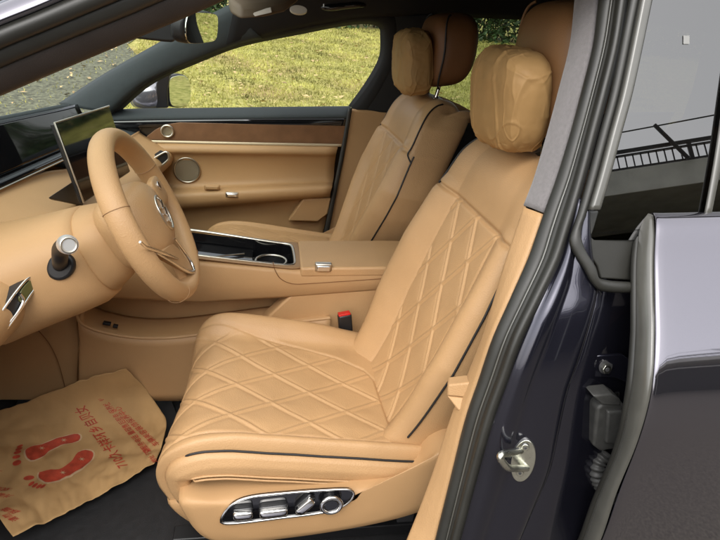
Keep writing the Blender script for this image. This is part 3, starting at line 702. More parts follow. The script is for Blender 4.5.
# recessed side wall, raised rear panel, lower wall with lip
A8 = lambda P, y: [W(px, py, y=y) for px, py in P]
plate('recess_wall', [(-1.0, .96, .50), (.2, .96, .50), (.2, .96, .66), (-1.0, .96, .66)], (0, .01, 0), leather_soft, con, .002)
plate('side_panel', A8([(262, 322), (297, 289.5), (392, 285), (440, 285), (440, 400), (262, 400)], y0+.006), (0, .05, 0), leather, con, .006)
lip = A8([(84, 300), (77, 313), (80, 322), (95, 330), (130, 337), (165, 338), (200, 334.5), (262, 326), (330, 318)], .852)
low = A8([(84, 400), (77, 400), (80, 400), (95, 400), (130, 400), (165, 400), (200, 400), (262, 400), (330, 400)], .87)
strip('lower_wall', lip, low, leather_soft, con, bulge=0, n=50, solid=.008)
tube('lip_edge', lip, .005, leather_soft, con, n=60)
inner = [p+np.array([0.012 if i < 2 else 0, .10, .004]) for i, p in enumerate(lip)]
strip('shelf_floor', lip, inner, leather_soft, con, face=(0, 0, 1), n=50, solid=.004)
for px, py, w in ((107, 323.2, .0095), (115.5, 326, .006)):
    rbox('usb_port', frame(W(px, py, y=.874), (1, 0, -.25), (0, 1, 0)), w, .006, .0035, black_pl, con, .001)
# foot-well wall ahead of the console and under the dash
plate('kick_panel', A8([(84, 296), (140, 270), (-60, 300), (-60, 400), (84, 400)], .885), (0, .01, 0), leather_soft, con, .002)
tube('panel_joint', A8([(34, 326), (48, 342), (58, 362), (66, 392), (67, 400)], .881), .0012, leather_brown, con, n=30, seg=6)

# ---- seat belt buckle
bk = part('seat_belt_buckle', W(345, 325, y=.83))
c = W(344, 319, y=.822); frb = frame(c, (.95, .1, .15), (0, 1, .0))
rbox('buckle_body', (c+np.array([.004, 0, -.012]), frb[1], frb[2], frb[3]), .0185, .011, .028, black_pl, bk, .005)
rbox('release_button', (c+np.array([-.001, 0, .0165]), frb[1], frb[2], frb[3]), .0165, .009, .0035, red_pl, bk, .002)
tube('buckle_stalk', [c+np.array([.006, 0, -.03]), c+np.array([.012, 0, -.10])], .012, black_pl, bk, n=6)

# ------------------------------------------------------------------ dashboard
def dx(y): return .20*(min(y, 1.28)-.81)+.05*max(0, y-1.28)
dash_ys = [.10, .3, .5, .65, .81, 1.0, 1.2, 1.4, 1.6, 1.74]
dash_sec = [(-.905, .945), (-.90, .925), (-.85, .903), (-.80, .884), (-.762, .868), (-.738, .850), (-.724, .822), (-.728, .795), (-.745, .770), (-.78, .752), (-.85, .745)]
dash_far = [(-.825, .893), (-.822, .885), (-.80, .870), (-.775, .857), (-.745, .841), (-.72, .828), (-.705, .81), (-.708, .79), (-.72, .77), (-.75, .755), (-.82, .75)]
def dash_row(y):
    t = float(sstep(.88, 1.2, y)); k = dx(y)*(1 if y > .5 else .55)
    return [((1-t)*(a[0]+k)+t*(b[0]+.14*(y-1.25)), y, (1-t)*a[1]+t*b[1]) for a, b in zip(dash_sec, dash_far)]
dash = loft('dashboard', [dash_row(y) for y in dash_ys], leather_soft, car, n=60, k=60, solid=.004, off=1)
LOC[dash.name] = (0, 0, 0)
plate('dash_end', [*dash_row(.102), (-1.10, .102, .72), (-1.10, .102, .93)], (0, .012, 0), black_pl, dash, .002)
hood = [(-1.34, .88), (-1.2, .945), (-1.06, 1.035), (-.99, 1.070), (-.957, 1.078), (-.946, 1.074), (-.948, 1.068)]
def hz_(y): return -.045*max(0, y-.80)
hys = [(.10, 0, 0), (.3, 0, 0), (.5, 0, 0), (.65, 0, 0), (.81, 0, 0), (.95, 0, 0), (1.08, 0, 0), (1.25, .0, 0), (1.285, -.006, -.004), (1.308, -.02, -.018), (1.318, -.04, -.05), (1.32, -.05, -.09)]
loft('dash_hood', [[(x+dx(y)+ax, y, z+az+hz_(y)) for x, z in hood] for y, ax, az in hys], charcoal, dash, n=30, k=60, solid=.004)
loft('dash_top', [[(-1.34, y, .90), (-1.1, y, .915), (-.95, y, .912), (-.84, y, .900), (-.822+.14*(y-1.25), y, .884)] for y in (1.16, 1.3, 1.45, 1.6, 1.75)], charcoal, dash, n=20, k=20, solid=.006)
iys = [.10, .3, .5, .65, .81, .95, 1.08, 1.2, 1.316]
loft('instrument_panel', [[(x+dx(y), y, z) for x, z in [(-.945, 1.073+hz_(y)), (-.93, 1.01), (-.915, .955)]] for y in iys], screen_m, dash, n=12, k=40, solid=.004)
loft('trim_strip', [[(x+dx(y), y, z) for x, z in [(-.915, .955), (-.899, .950), (-.897, .940), (-.903, .930)]] for y in iys], gloss_bl, dash, n=10, k=40, solid=.003)
tube('chrome_strip', [(-.896+dx(y), y, .938) for y in iys], .0022, satin, dash, n=50, seg=6)

# left air vent with chrome frame, on the rear face
vo = [(30, 276), (31, 285), (24, 296), (14, 311), (0, 330), (-20, 352), (-20, 335), (0, 306), (12, 290), (22, 279)]
VP = ((-.735, .5, .8), (.88, -.42, .22))
P = spl([W(px, py, pl=VP) for px, py in vo], 60, True)
vn = np.array([.88, -.42, .22]); vn /= np.linalg.norm(vn)
plate('air_vent', P+vn*.012, -vn*.05, black_pl, dash, .002)
tube('vent_frame', P+vn*.013, .0024, chrome, dash, n=80, closed=True)
plate('vent_lens', spl([W(px, py, pl=VP)+vn*.0145 for px, py in ((15, 291), (23, 281.5), (28.5, 279), (28.5, 286), (23, 295), (17, 303), (13, 300))], 30, True), -vn*.006, mat('olive_lens', (.10, .10, .035), .12, spec=.8), dash, .002)
tube('vent_slat', [W(13, 294, pl=VP)+vn*.016, W(16.5, 300, pl=VP)+vn*.016, W(13, 309, pl=VP)+vn*.015, W(2, 324, pl=VP)+vn*.014], [.0032, .003, .002, .0015], chrome, dash, n=24, seg=8)
tube('vent_slat', [W(12, 299, pl=VP)+vn*.010, W(-6, 324, pl=VP)+vn*.010], .0016, satin, dash, n=8, seg=6)
# passenger side vent seen through the wheel
fr = frame(W(160, 160, y=1.60), (.75, .6, .3), (0, -.4, .9))
plate('air_vent', [W(px, py, y=1.58) for px, py in ((139, 170), (165, 152), (168.5, 154), (168, 160), (150, 173), (141, 177))], (-.02, .03, 0), black_pl, dash, .003)
tube('vent_frame', [W(px, py, y=1.578) for px, py in ((139, 170), (165, 152), (168.5, 154), (168, 160), (150, 173), (141, 177))], .004, satin, dash, n=50, closed=True)
tube('chrome_strip', [W(px, py, y=1.45) for px, py in ((120, 190), (138, 173), (150, 166))], .006, satin, dash, n=20)

# knee panel below the column
loft('knee_panel', [[(x-.13, y, z) for x, z in [(-.78, .765), (-.79, .70), (-.83, .58), (-.90, .46), (-.98, .36), (-1.03, .30)]] for y in (.12, .3, .5, .7, .86)], leather_soft, dash, n=24, k=20, solid=.006)

# ---- steering wheel and column
C0 = np.array([-.545, .60, .957]); tl = .46
nA = np.array([math.cos(tl), 0, math.sin(tl)]); uA = np.array([0, 1., 0]); wA = np.cross(nA, uA)
col = part('steering_column', C0-nA*.3)
def ringsec(k, rw, ru, sh=(0, 0)): 
    c = C0-nA*k+wA*sh[0]+uA*sh[1]; out = []
    for q in np.linspace(0, 2*math.pi, 40, endpoint=False):
        a, b = math.cos(q), math.sin(q); out.append(c+uA*ru*math.copysign(abs(a)**.8, a)+wA*rw*math.copysign(abs(b)**.8, b))
    return out
R1 = [ringsec(k, a, b, s) for k, a, b, s in ((.045, .05, .05, (-.01, 0)), (.05, .062, .066, (-.01, 0)), (.085, .078, .082, (-.015, 0)), (.118, .088, .092, (-.018, 0)), (.123, .086, .090, (-.018, 0)))]
mk('column_collar', np.array(R1).reshape(-1, 3), grid_faces(len(R1), 40, cb=True), leather_soft, col)
R2 = [ringsec(k, a, b, s) for k, a, b, s in ((.121, .080, .084, (-.018, 0)), (.124, .092, .096, (-.02, 0)), (.15, .098, .103, (-.022, 0)), (.20, .102, .112, (-.018, 0)), (.26, .105, .13, (-.01, 0)), (.34, .11, .16, (.0, 0)))]
mk('column_shroud', np.array(R2).reshape(-1, 3), grid_faces(len(R2), 40, cb=True), leather_soft, col)
# stalk
sb = W(60, 266, y=.505); s1 = W(60, 258, y=.47); s2 = W(60.5, 249, y=.455); s3 = W(66, 244, y=.43); s4 = W(69, 245, y=.405)
disc('stalk_boot', (W(60, 267, y=.492), np.array([1., 0, 0.2]), np.array([0, .25, .97]), np.array([0, -.97, .25])), .026, .02, black_pl, col, bevel=.006)
tube('wiper_stalk', [sb, s1, s2, s3], [.013, .0135, .014, .014], black_pl, col, n=30, seg=20)
dirn = (s4-s3)/np.linalg.norm(s4-s3)
tube('stalk_tip', [s3-dirn*.002, s3+dirn*.003, s3+dirn*.012, s3+dirn*.02, s3+dirn*.028], [.0150, .0165, .0170, .0168, .0155], mat('brushed_tip', (.72, .71, .69), .38, metal=.7), col, n=24, seg=28)
ring('tip_ring', frame(s3+dirn*.0285, np.cross(dirn, [0, 0, 1.]), np.cross(dirn, np.cross(dirn, [0, 0, 1.]))), .0125, .0022, satin, col)

sw = part('steering_wheel', C0)
Vr = []; nr, mr = 140, 24
for i in range(nr):
    q = 2*math.pi*i/nr; cr = uA*math.cos(q)+wA*math.sin(q); R = .168*(1-.05*max(0, -math.sin(q))**6)
    for j in range(mr):
        a = 2*math.pi*j/mr; Vr.append(C0+cr*(R+.0192*math.cos(a))+nA*.0240*math.sin(a))
mk('rim', Vr, grid_faces(nr, mr, True, True), leather, sw)
for q in (.42, math.pi-.42, -.95, math.pi+.95):
    cr = uA*math.cos(q)+wA*math.sin(q)
    tube('rim_seam', [C0+cr*(.168+.0195*math.cos(a))+nA*.0243*math.sin(a) for a in np.linspace(0, 2*math.pi, 24, endpoint=False)], .0008, mat('seam_tan', (.30, .17, .075), .6), sw, n=40, closed=True, seg=6)
def hubf(q):
    q = q.copy(); k = q[2]; q[1] *= 1-.12*max(0, -k/.08); q[0] *= 1-.25*(abs(q[1])/.09)**2; return q
superell('hub', (C0-nA*.034-wA*.004, nA, uA, wA), .064, .092, .078, leather, sw, e1=.65, e2=.6, fn=hubf, nu=60, nv=40)
hf = (C0+nA*.036, uA, wA, nA)
disc('badge', (C0+nA*.0285-wA*.003,)+hf[1:], .027, .006, gloss_bl, sw, r2=.036)
ring('badge_ring', (C0+nA*.029-wA*.003,)+hf[1:], .027, .0028, satin, sw, r2=.036)
for k in range(3):
    zz = .010-.016*k; tube('badge_bar', [C0+nA*.0305+wA*(zz+.004)+uA*(-.018+.003*k), C0+nA*.0305+wA*(zz-.004)+uA*(.0), C0+nA*.0305+wA*(zz+.008)+uA*(.018-.003*k)], .0022, chrome, sw, n=16, seg=6)
# spokes
def spoke(q0, q1, wi, wo, nm='spoke'):
    P = []
    a0 = uA*math.cos(q0)+wA*math.sin(q0); 
    t = np.cross(nA, a0)
    r0, r1 = .055, .158
    return plate(nm, [C0+a0*r0+t*wi+nA*.016, C0+a0*r1+t*wo+nA*.008, C0+a0*r1-t*wo+nA*.008, C0+a0*r0-t*wi+nA*.016], -nA*.02, leather_soft, sw, .006)
spoke(.02, 0, .034, .024);  spoke(-math.pi/2, 0, .03, .024)
wp_ = lambda px, py, k=0: W(px, py, pl=(C0+nA*(.019+k), nA))
tube('spoke_trim', [wp_(140, 242, .008), wp_(146, 247, .006), (wp_(160, 252, .004)), wp_(178, 259)], [.0025, .0042, .004, .002], chrome, sw, n=24, seg=8)
tube('spoke_trim', [wp_(157, 253.5), wp_(172, 262), wp_(188, 271.5), wp_(194, 271), wp_(191, 262), wp_(183, 250), wp_(175, 239, .004)], [.002, .003, .004, .0042, .0035, .003, .002], chrome, sw, n=50, seg=8)
plate('spoke_insert', [wp_(158, 253.5, -.001), wp_(188, 270.5, -.001), wp_(193, 270, -.001), wp_(182, 251, -.001), wp_(172, 243, -.001), wp_(163, 250, -.001)], -nA*.012, leather_soft, sw, .002)
pc = C0+uA*.092+wA*.022+nA*.014
superell('control_pad', (pc, nA, uA, wA), .010, .036, .030, leather, sw, e1=.5, e2=.5, nu=28, nv=18)
disc('thumb_button', (C0+uA*.085+wA*.034+nA*.0265,)+hf[1:], .009, .004, chrome, sw)
seam_m = mat('seam_tan', (.30, .17, .075), .6)

# ---- touchscreen
ts = part('touchscreen', W(85, 200, y=.95))
TL, TR, BL = W(54.5, 123, y=.80), W(109, 106, y=1.13), W(84, 203, y=.80)
ex = (TR-TL); ey = (BL-TL); nS = np.cross(ex, ey); nS /= np.linalg.norm(nS)
if nS[0] < 0: nS = -nS
scr = [TL, TR, TR+ey, BL]
plate('screen_frame', scr, -nS*.012, black_pl, ts, .004); tube('screen_edge', [BL, TL, TR], .0024, satin, ts, n=0, seg=8)
plate('display', [TL+ex*.012+ey*.016+nS*.0012, TL+ex*.988+ey*.016+nS*.0012, TL+ex*.988+ey*.984+nS*.0012, TL+ex*.012+ey*.984+nS*.0012], -nS*.002, screen_m, ts, .0006)
plate('screen_stand', [W(47, 198, x=-.765), W(79, 177, x=-.765), W(100, 190, x=-.765), W(100, 212, x=-.755), W(83, 205.5, x=-.755)], (-.01, .05, -.02), mat('stand_grey', (.045, .04, .035), .5), ts, .003)

# ------------------------------------------------------------------ near windscreen pillar
aP = part('windscreen_pillar', N(0, 60), 'near windscreen pillar edge with rubber seal')
lo = [N(-60, 118, .05), N(0, 92, .05), N(60, 66.5, .05), N(130, 37, .05), N(205, 5, .05), N(260, -20, .06), N(330, -45, .06)]
mi = [N(-60, 92, .02), N(0, 64, .02), N(75, 33, .02), N(120, 15, .02), N(175, -8, .02), N(240, -32, .03), N(320, -60, .03)]
hi = [N(-60, 68, .0), N(0, 43, .0), N(60, 19, .0), N(107, 0, .0), N(160, -22, .0), N(230, -50, .01), N(310, -75, .01)]
strip('pillar_cover', mi, lo, pillar_trim, aP, bulge=.006, n=60, solid=.01)
strip('pillar_flange', hi, mi, rubber, aP, bulge=.010, n=60, solid=.008)
so = [N(-60, 54, -.02), N(0, 28, -.02), N(35, 14, -.02), N(68, 0, -.02), N(120, -22, -.02), N(200, -58, -.02), N(300, -88, -.02)]
strip('door_seal', so, hi, rubber, aP, bulge=.012, n=60, solid=.006)
up1 = [p+np.array([0, -.006, .006]) for p in so]; up2 = [p+np.array([0, .010, .026]) for p in so]; up3 = [p+np.array([-.01, .05, .036]) for p in so]
loft('pillar_skin', [so, up1, up2, up3], paint, aP, n=60, k=12, solid=.003)
tube('roof_moulding', [p+np.array([-.008, .042, .0375]) for p in so], .003, rubber, aP, n=60)

# ------------------------------------------------------------------ near door pillar
pil = part('door_pillar', N(480, 430), 'near door pillar with suede and tan trim and rubber seals')
rowsY = [-60, 0, 45, 90, 135, 180, 206, 230, 260, 300, 340, 380, 420, 480, 540, 600]
def ed(pts): 
    ys, xs_ = zip(*pts); 
    def f(r):
        if r < ys[0]: return xs_[0]+(xs_[1]-xs_[0])/(ys[1]-ys[0])*(r-ys[0])
        if r > ys[-1]: return xs_[-1]+(xs_[-1]-xs_[-2])/(ys[-1]-ys[-2])*(r-ys[-1])
        return float(np.interp(r, ys, xs_))
    return f
eL = ed([(0, 577), (45, 572), (90, 561), (135, 549), (180, 536), (206, 526), (260, 508), (300, 497), (340, 485), (380, 469), (420, 453), (460, 440), (500, 425), (540, 408)])
eT = ed([(0, 600), (45, 595), (90, 584), (135, 572), (180, 558), (214, 545.5), (260, 529), (340, 494), (420, 467), (480, 452), (540, 437)])
eS = ed([(0, 613), (45, 606), (90, 595), (135, 583), (180, 570), (214, 558), (260, 543.5), (340, 506.5), (420, 478.5), (480, 463), (540, 448)])
eU = ed([(0, 627), (45, 620), (90, 609), (135, 597), (180, 585), (214, 575), (235, 568), (260, 560), (340, 522), (420, 493), (480, 476), (540, 460)])
al = [r for r in rowsY if r <= 206]+[211]; tn = [211.5]+[r for r in rowsY if r > 212]
cutL, cutR = 207, 214
def line(e, rr, off): return [N(e(r), r, off) for r in rr]
strip('suede_cover', line(eL, al[:-1]+[206.5], .115), line(eT, al[:-1]+[214], .062), alcantara, pil, n=50, k=12, solid=.006, profile=([0, .08, .5, .92, 1], [0, .006, .008, .006, 0]))
strip('lower_cover', line(eL, [208]+tn[1:], .112), line(eT, [215.5]+tn[1:], .060), leather, pil, n=60, k=12, solid=.006, profile=([0, .08, .5, .92, 1], [0, .005, .007, .005, 0]))
strip('inner_return', line(lambda r: eL(r)+1.5, rowsY, .118), [p+np.array([.05, .06, 0]) for p in line(eL, rowsY, .118)], headliner, pil, n=50, solid=.004, face=(-1, 0, 0))
strip('inner_seal', line(eT, rowsY, .055), line(eS, rowsY, .035), rubber, pil, n=70, k=14, bulge=.009, solid=.004)
strip('outer_seal', line(lambda r: eS(r)+.6, rowsY, .030), line(eU, rowsY, .008), rubber, pil, n=70, k=14, solid=.004, profile=([0, .1, .35, .7, .9, 1], [0, .005, .004, .010, .010, 0]))
strip('seal_bead', line(lambda r: eS(r)-.8, rowsY, .032), line(lambda r: eS(r)+1.4, rowsY, .028), rubber_gloss, pil, n=70, k=7, bulge=.0045, solid=.002)
plate('belt_guide', [N(448, 385, .10), N(470, 382.5, .08), N(467, 398, .08), N(447, 396, .10)], (.01, .03, -.004), leather, pil, .003)
plate('belt_guide', [N(447, 396.5, .10), N(467, 398.5, .08), N(463, 411, .075), N(458, 411, .08)], (.01, .03, -.004), leather, pil, .003)
# painted face
eP = ed([(200, 590), (240, 590), (290, 598), (330, 590), (360, 580), (390, 569), (430, 560), (470, 551), (540, 521), (600, 495)])
prow = [200, 230, 260, 290, 320, 360, 390, 430, 470, 510, 540, 600]
strip('pillar_face', line(lambda r: eU(r)-1.5, prow, .012), line(eP, prow, .0), paint_shade, pil, n=60, k=22, solid=.003, profile=([0, .04, .10, .2, .32, .38, .6, .85, .95, 1], [0, -.004, .006, .010, .008, .004, .007, .008, .004, -.006]))
# recess behind: step back and the hinge wall
eQ = ed([(200, 720), (290, 720), (600, 680)])
strip('hinge_wall', line(lambda r: eP(r)-1, prow, .012), line(lambda r: eQ(r), prow, .075), paint_shade, pil, n=40, k=6, solid=.003, profile=([0, .05, 1], [0, -.02, 0]))
# door striker
st = W(523, 460, y=.105); sN = np.array([-.38, -.92, .12]); sN /= np.linalg.norm(sN); sX = np.cross([0, 0, 1.], sN); sX /= np.linalg.norm(sX); sX = -sX; sZ = np.cross(sN, sX); sZ = sZ if sZ[2] > 0 else -sZ
fr = (st, sX, sZ, sN)
strk = part('door_striker', st, 'bright metal door striker on the painted pillar')
disc('striker_plate', (st+sN*.004,)+fr[1:], .0185, .012, zinc, strk, r2=.039)
L1 = [(521, 450.5), (514, 452), (505, 453.5), (500.5, 455.5), (501, 459.5), (507, 467), (515, 468.5), (527, 468)]
offs = [.002, .012, .026, .034, .036, .033, .014, .002]
tube('striker_loop', [W(px, py, y=.100-o_*.9) for (px, py), o_ in zip(L1, offs)], .0056, zinc, strk, n=60, seg=14)
for px, py in ((525.5, 448), (520, 473.5)):
    c = W(px, py, y=.094); disc('striker_bolt', (c,)+fr[1:], .0062, .006, zinc, strk, n=20); disc('bolt_socket', (c+sN*.0006,)+fr[1:], .0028, .002, dark_steel, strk, n=6)

# hinge bolt, wiring plug and hose in the gap
hg = part('door_hinge', W(605, 367, y=.17))
plate('hinge_plate', [W(594, 356, y=.165), W(622, 354, y=.16), (W(632, 362, y=.15)), W(630, 384, y=.15), W(615, 378, y=.16), W(594, 377, y=.165)], (0, .006, 0), paint_shade, hg, .002)
c = W(606, 367, y=.16); fb = (c, np.array([1., 0, 0]), np.array([0, .2, .98]), np.array([-.2, -.95, .15])); disc('bolt_washer', fb, .0125, .003, dark_steel, hg, n=30)
disc('hinge_bolt', (c+np.array([-.002, -.008, 0]),)+fb[1:], .0085, .009, zinc, hg, n=6); disc('bolt_socket', (c+np.array([-.002, -.0086, 0]),)+fb[1:], .004, .002, dark_steel, hg, n=12)
wp = part('wiring_plug', W(605, 425, y=.16))
plug_m = mat('grey_black_plastic', (.05, .05, .047), .5, var=.2, vscale=60, bump=.2)
plate('plug_flange', [W(586, 395, y=.165), W(620, 392, y=.165), W(620, 445, y=.165), W(583, 446, y=.165)], (0, .008, 0), black_pl, wp, .003)
plate('plug_body', [W(597, 409, y=.135), W(603, 404, y=.135), W(625, 404, y=.135), W(622, 448, y=.135), W(601, 452, y=.135), W(593, 446, y=.135)], (0, .03, 0), plug_m, wp, .005)
plate('plug_latch', [W(593, 396, y=.13), W(612, 394, y=.13), W(621, 400, y=.13), W(621, 406, y=.13), W(602, 405, y=.13)], (0, .03, 0), plug_m, wp, .003)
plate('plug_cap', [W(608, 412, y=.128), W(624, 411, y=.128), W(622, 445, y=.128), W(606, 444, y=.128)], (0, .012, 0), plug_m, wp, .004)
hp = spl([W(607, 452, y=.15), W(599, 462, y=.145), W(597, 473, y=.14), W(601, 485, y=.14), W(612, 497, y=.15)], 90)
tube('wiring_hose', hp, [.0125+.0022*math.sin(i*.95) for i in range(90)], mat('grey_hose', (.05, .05, .048), .5), wp, n=0, seg=18)

# ------------------------------------------------------------------ near rear door
rd = part('rear_door', (.6, .05, .3), 'closed near rear door in dark blue paint with grey seals')
# front edge of the skin, then run rearwards
ske = [(653, 213.5, .220), (655, 215.5, .211), (656.5, 219, .200), (656, 235, .181), (655, 260, .151), (655.5, 300, .108), (656, 340, .070), (654, 375, .043), (650, 403, .031), (641, 437, .027), (620, 493, .038), (603, 540, .055), (575, 600, .085)]
E0 = np.array([W(px, py, y=y) for px, py, y in ske])
def run(P, xx):
    out = P.copy(); s = xx; out[:, 0] = P[:, 0]*(1-min(1, s/.5))+ (P[:, 0].mean()*0+.22)*min(1, s/.5)+s
    out[:, 2] += .055*s; out[:, 1] += -.012*math.sin(min(1, s/1.0)*math.pi/2)
    return out
R = [spl(run(E0, s), 60) for s in (0, .004, .03, .1, .2, .35, .5, .75, 1.0, 1.3)]
R[0] = R[0]+np.array([.001, .004, 0])
mk('door_skin', np.array(R).reshape(-1, 3), grid_faces(len(R), 60), paint, rd, sub=1, solid=.0015, off=1)
sl = [(640, 216, .245), (637, 232, .222), (633.5, 262, .188), (633, 300, .148), (633, 335, .118), (628.5, 388, .080), (617, 447, .078), (593, 505, .094), (580, 540, .11), (555, 600, .14)]
sk2 = [(653, 216, .216), (654, 232, .190), (653.5, 262, .154), (654, 300, .113), (654.5, 335, .077), (651.5, 388, .037), (638, 440, .030), (616.5, 493, .044), (600.5, 540, .061), (573, 600, .09)]
S0 = [W(*p[:2], y=p[2]) for p in sl]; S1 = [W(*p[:2], y=p[2]) for p in sk2]
mid = lambda f: [a+(b-a)*f for a, b in zip(S0, S1)]
strip('edge_seal', mid(.22), S1, rubber_gloss, rd, n=60, k=12, face=(-1, -.3, 0), bulge=.007, solid=.004)
strip('edge_lip', S0, mid(.26), rubber, rd, n=60, k=10, face=(-1, -.3, 0), bulge=.006, solid=.004)
# window frame
fL1 = [(-60, 641), (0, 628.5), (90, 610.5), (135, 598.5), (180, 586.5), (214, 577), (232, 571)]
fL2 = [(-60, 651), (0, 639), (90, 620.5), (135, 608.5), (180, 596.5), (210, 587.5)]
fG = [(-60, 663), (0, 651), (90, 632), (135, 620), (180, 608), (210, 599), (233, 592)]
l1a = [N(x+1.2, r, -.002) for r, x in fL1]+[N(570, 243, -.004), N(576, 256, -.006), (N(584, 268, -.010)), N(591, 281, -.012), N(601, 290, -.010), N(638, 292, .0)]
l1b = [N(x-1.2, r, -.004) for r, x in fL2]+[N(581, 226, -.004), N(580, 238, -.006), N(586, 254, -.008), N(594, 267, -.010), N(597.5, 279, -.010), N(638, 283.5, .0)]
strip('frame_seal', l1a, l1b, rubber, rd, n=90, k=10, bulge=.006, solid=.004)
l2 = [N(x+1.2, r, -.012) for r, x in fL2]+[N(583.5, 226, -.012), N(583, 238, -.014), N(589, 253, -.016), N(597, 266, -.018), N(600.5, 277.5, -.02), N(640, 281, -.028)]
l3 = [N(x, r, -.012) for r, x in fG]+[N(596, 240, -.014), N(610, 252, -.016), N(615, 262, -.018), N(620, 268, -.02), N(641, 272, -.028)]
frame_m = mat('grey_frame', (.06, .06, .052), .22, var=.05, spec=.9)
strip('window_frame', l2[:6], l3[:6], rubber_gloss, rd, n=60, k=10, solid=.004, profile=([0, .1, .75, .86, 1], [0, .006, .007, .002, .001]))
cp = [N(587, 211, .01), N(599.5, 211, .01), N(592.8, 234.5, .012), N(645, 229.5, .014), N(638, 245, .016), N(637, 281, .012), N(600.5, 279, .004), N(597, 266, .004), N(589, 253, .006), N(583.5, 240, .006), N(582.5, 228, .008)]
plate('frame_corner', cp, (0, .01, 0), rubber, rd, .003)
# glass and divider
GP = [N(590, 236, .012), N(652, -60, .012), N(900, -60, .012), N(900, 228, .012)]
mk('window_pane', [N(588, 240, .012), N(668, -70, .012), N(950, -70, .012), N(950, 240, .012)], [(0, 1, 2, 3)], glass_tint, rd)
strip('window_divider', [N(745, -60, .006), N(724, 90, .006), N(714, 160, .006), N(703, 222, .006)], [N(757, -60, .006), N(734, 90, .006), N(721, 160, .006), N(708.5, 222, .006)], rubber_gloss, rd, bulge=.003, n=20)
plate('belt_seal', [N(592, 232.5, .012), N(640, 228.5, .012), N(640, 232, .012), N(592, 236, .012)], (0, .006, -.004), piping_m, rd, .001)
plate('pane_square', [N(683.5, 35.5, .0105), N(689.5, 35.5, .0105), N(689.5, 44, .0105), N(683.5, 44, .0105)], (0, .0008, 0), white_m, rd, 0)  # small pale square on the pane
# dark inside of the rear door so the tinted pane has depth behind it
plate('inner_panel', [N(600, 245, .03), N(950, 240, .03), N(950, 500, .06), N(600, 500, .06)], (0, .02, 0), headliner, rd, .004)

# ------------------------------------------------------------------ paper floor mat
PM_R = spl([W(126, 371, y=.83), W(150, 398, y=.83)*.5+W(150, 398, z=.30)*.5, W(166, 424, z=.262), W(163, 446, z=.262), W(155, 468, z=.262)], 101)
PM_D, PM_C = np.array(W(-75, 440, y=.83)), np.array(W(15, 546, z=.27))
def mat_uv(u, v):
    """u along the edge from the far to the near side, v towards the front of the car"""
    R0 = PM_R[min(int(u*100), 100)] if 0 <= u <= 1 else (PM_R[0]+(PM_R[1]-PM_R[0])*u*100 if u < 0 else PM_R[100]+(PM_R[100]-PM_R[99])*(u-1)*100)
    if 0 <= u < 1: k = int(u*100); R0 = PM_R[k]+(PM_R[k+1]-PM_R[k])*(u*100-k)
    p = R0*(1-v)+(PM_D*(1-u)+PM_C*u)*v
    z = .006+.012*abs(nz((u*2.2, v*2.2, 1), 1.6))+.008*abs(nz((u*2+v, v*3-u, 4), 2.6))+.009*abs(nz((u+v*.4, v-u*.6, 8), 6))+.005*abs(nz((v*1.2-u*.3, u*.5, 2), 13))+.0015*nz((u, v, 3), 16)
    p = p.copy(); p[2] += z+.03*sstep(.55, 1, v)*(.5+.5*nz((u, v, 2), 3))
    return p
nu_, nv_ = 70, 110
V = []
for i in range(nu_):
    for j in range(nv_):
        u, v = i/(nu_-1), j/(nv_-1)
        u2 = u+(.03*nz((v*3, 0, 5), 1) if i in (0,) else 0); V.append(mat_uv(u, v))
pm = mk('paper_floor_mat', V, grid_faces(nu_, nv_), paper_mat, None, solid=.0006, off=1)
props(pm, 'crumpled kraft paper floor mat printed with two red footprints on the black carpet', 'floor mat')
from mathutils.geometry import delaunay_2d_cdt
def on_mat(name, polys, m, off=.0012):
    V, Fc = [], []
    for P in polys:
        P = np.array(P); lo, hi = P.min(0), P.max(0); k = len(P)
        gx, gy = np.arange(lo[0], hi[0], .012), np.arange(lo[1], hi[1], .012)
        pts = [Vector(p) for p in P]+[Vector((x, y)) for x in gx for y in gy]
        r = delaunay_2d_cdt(pts, [], [list(range(k))], 1, 1e-6)
        b = len(V); V += [mat_uv(*q)+np.array([0, 0, off]) for q in r[0]]; Fc += [tuple(b+i for i in f) for f in r[2]]
    return mk(name, V, Fc, m, pm, smooth=True)
# place by pixel: invert the sheet
GU = np.array([[(*((lambda q: (360+F0*q[0]/q[2], 270-F0*q[1]/q[2]))(AX@(mat_uv(u, v)-CAM))), u, v) for v in np.linspace(-.05, 1.05, 56)] for u in np.linspace(-.05, 1.05, 56)]).reshape(-1, 4)
def pix(u, v): q = AX@(mat_uv(u, v)-CAM); return np.array([360+F0*q[0]/q[2], 270-F0*q[1]/q[2]])
def inv(px, py):
    k = np.argmin((GU[:, 0]-px)**2+(GU[:, 1]-py)**2); w = GU[k, 2:4].copy(); t_ = np.array([px, py]); e = .004
    for _ in range(5):
        p0 = pix(*w); J = np.stack([(pix(w[0]+e, w[1])-p0)/e, (pix(w[0], w[1]+e)-p0)/e], 1)
        w = w+np.clip(np.linalg.solve(J, t_-p0), -.03, .03)
    return tuple(w)
def blob(P, n=40): return [tuple(p[:2]) for p in spl([(*inv(*q), 0) for q in P], n, True)]
soleA = [(25.5, 453), (27, 449.5), (33, 446.5), (42, 445), (52, 441), (62, 437.5), (72, 435), (78, 434.5), (80.5, 437), (79, 441), (70, 444), (60, 446), (50, 451), (42, 457.5), (33, 461), (28, 459)]
soleB = [(38.5, 476), (40, 472.5), (48, 470.5), (58, 470), (66, 466), (73, 460), (78, 453), (85, 450.5), (92, 452), (93.5, 455.5), (90, 462), (83, 468), (74, 473), (66, 477), (56, 481.5), (47, 483), (41, 480)]
def grow(P, k): 
    c = np.mean(P, axis=0); return [tuple(c+(np.array(p)-c)*(1+k/max(8, np.linalg.norm(np.array(p)-c)))) for p in P]
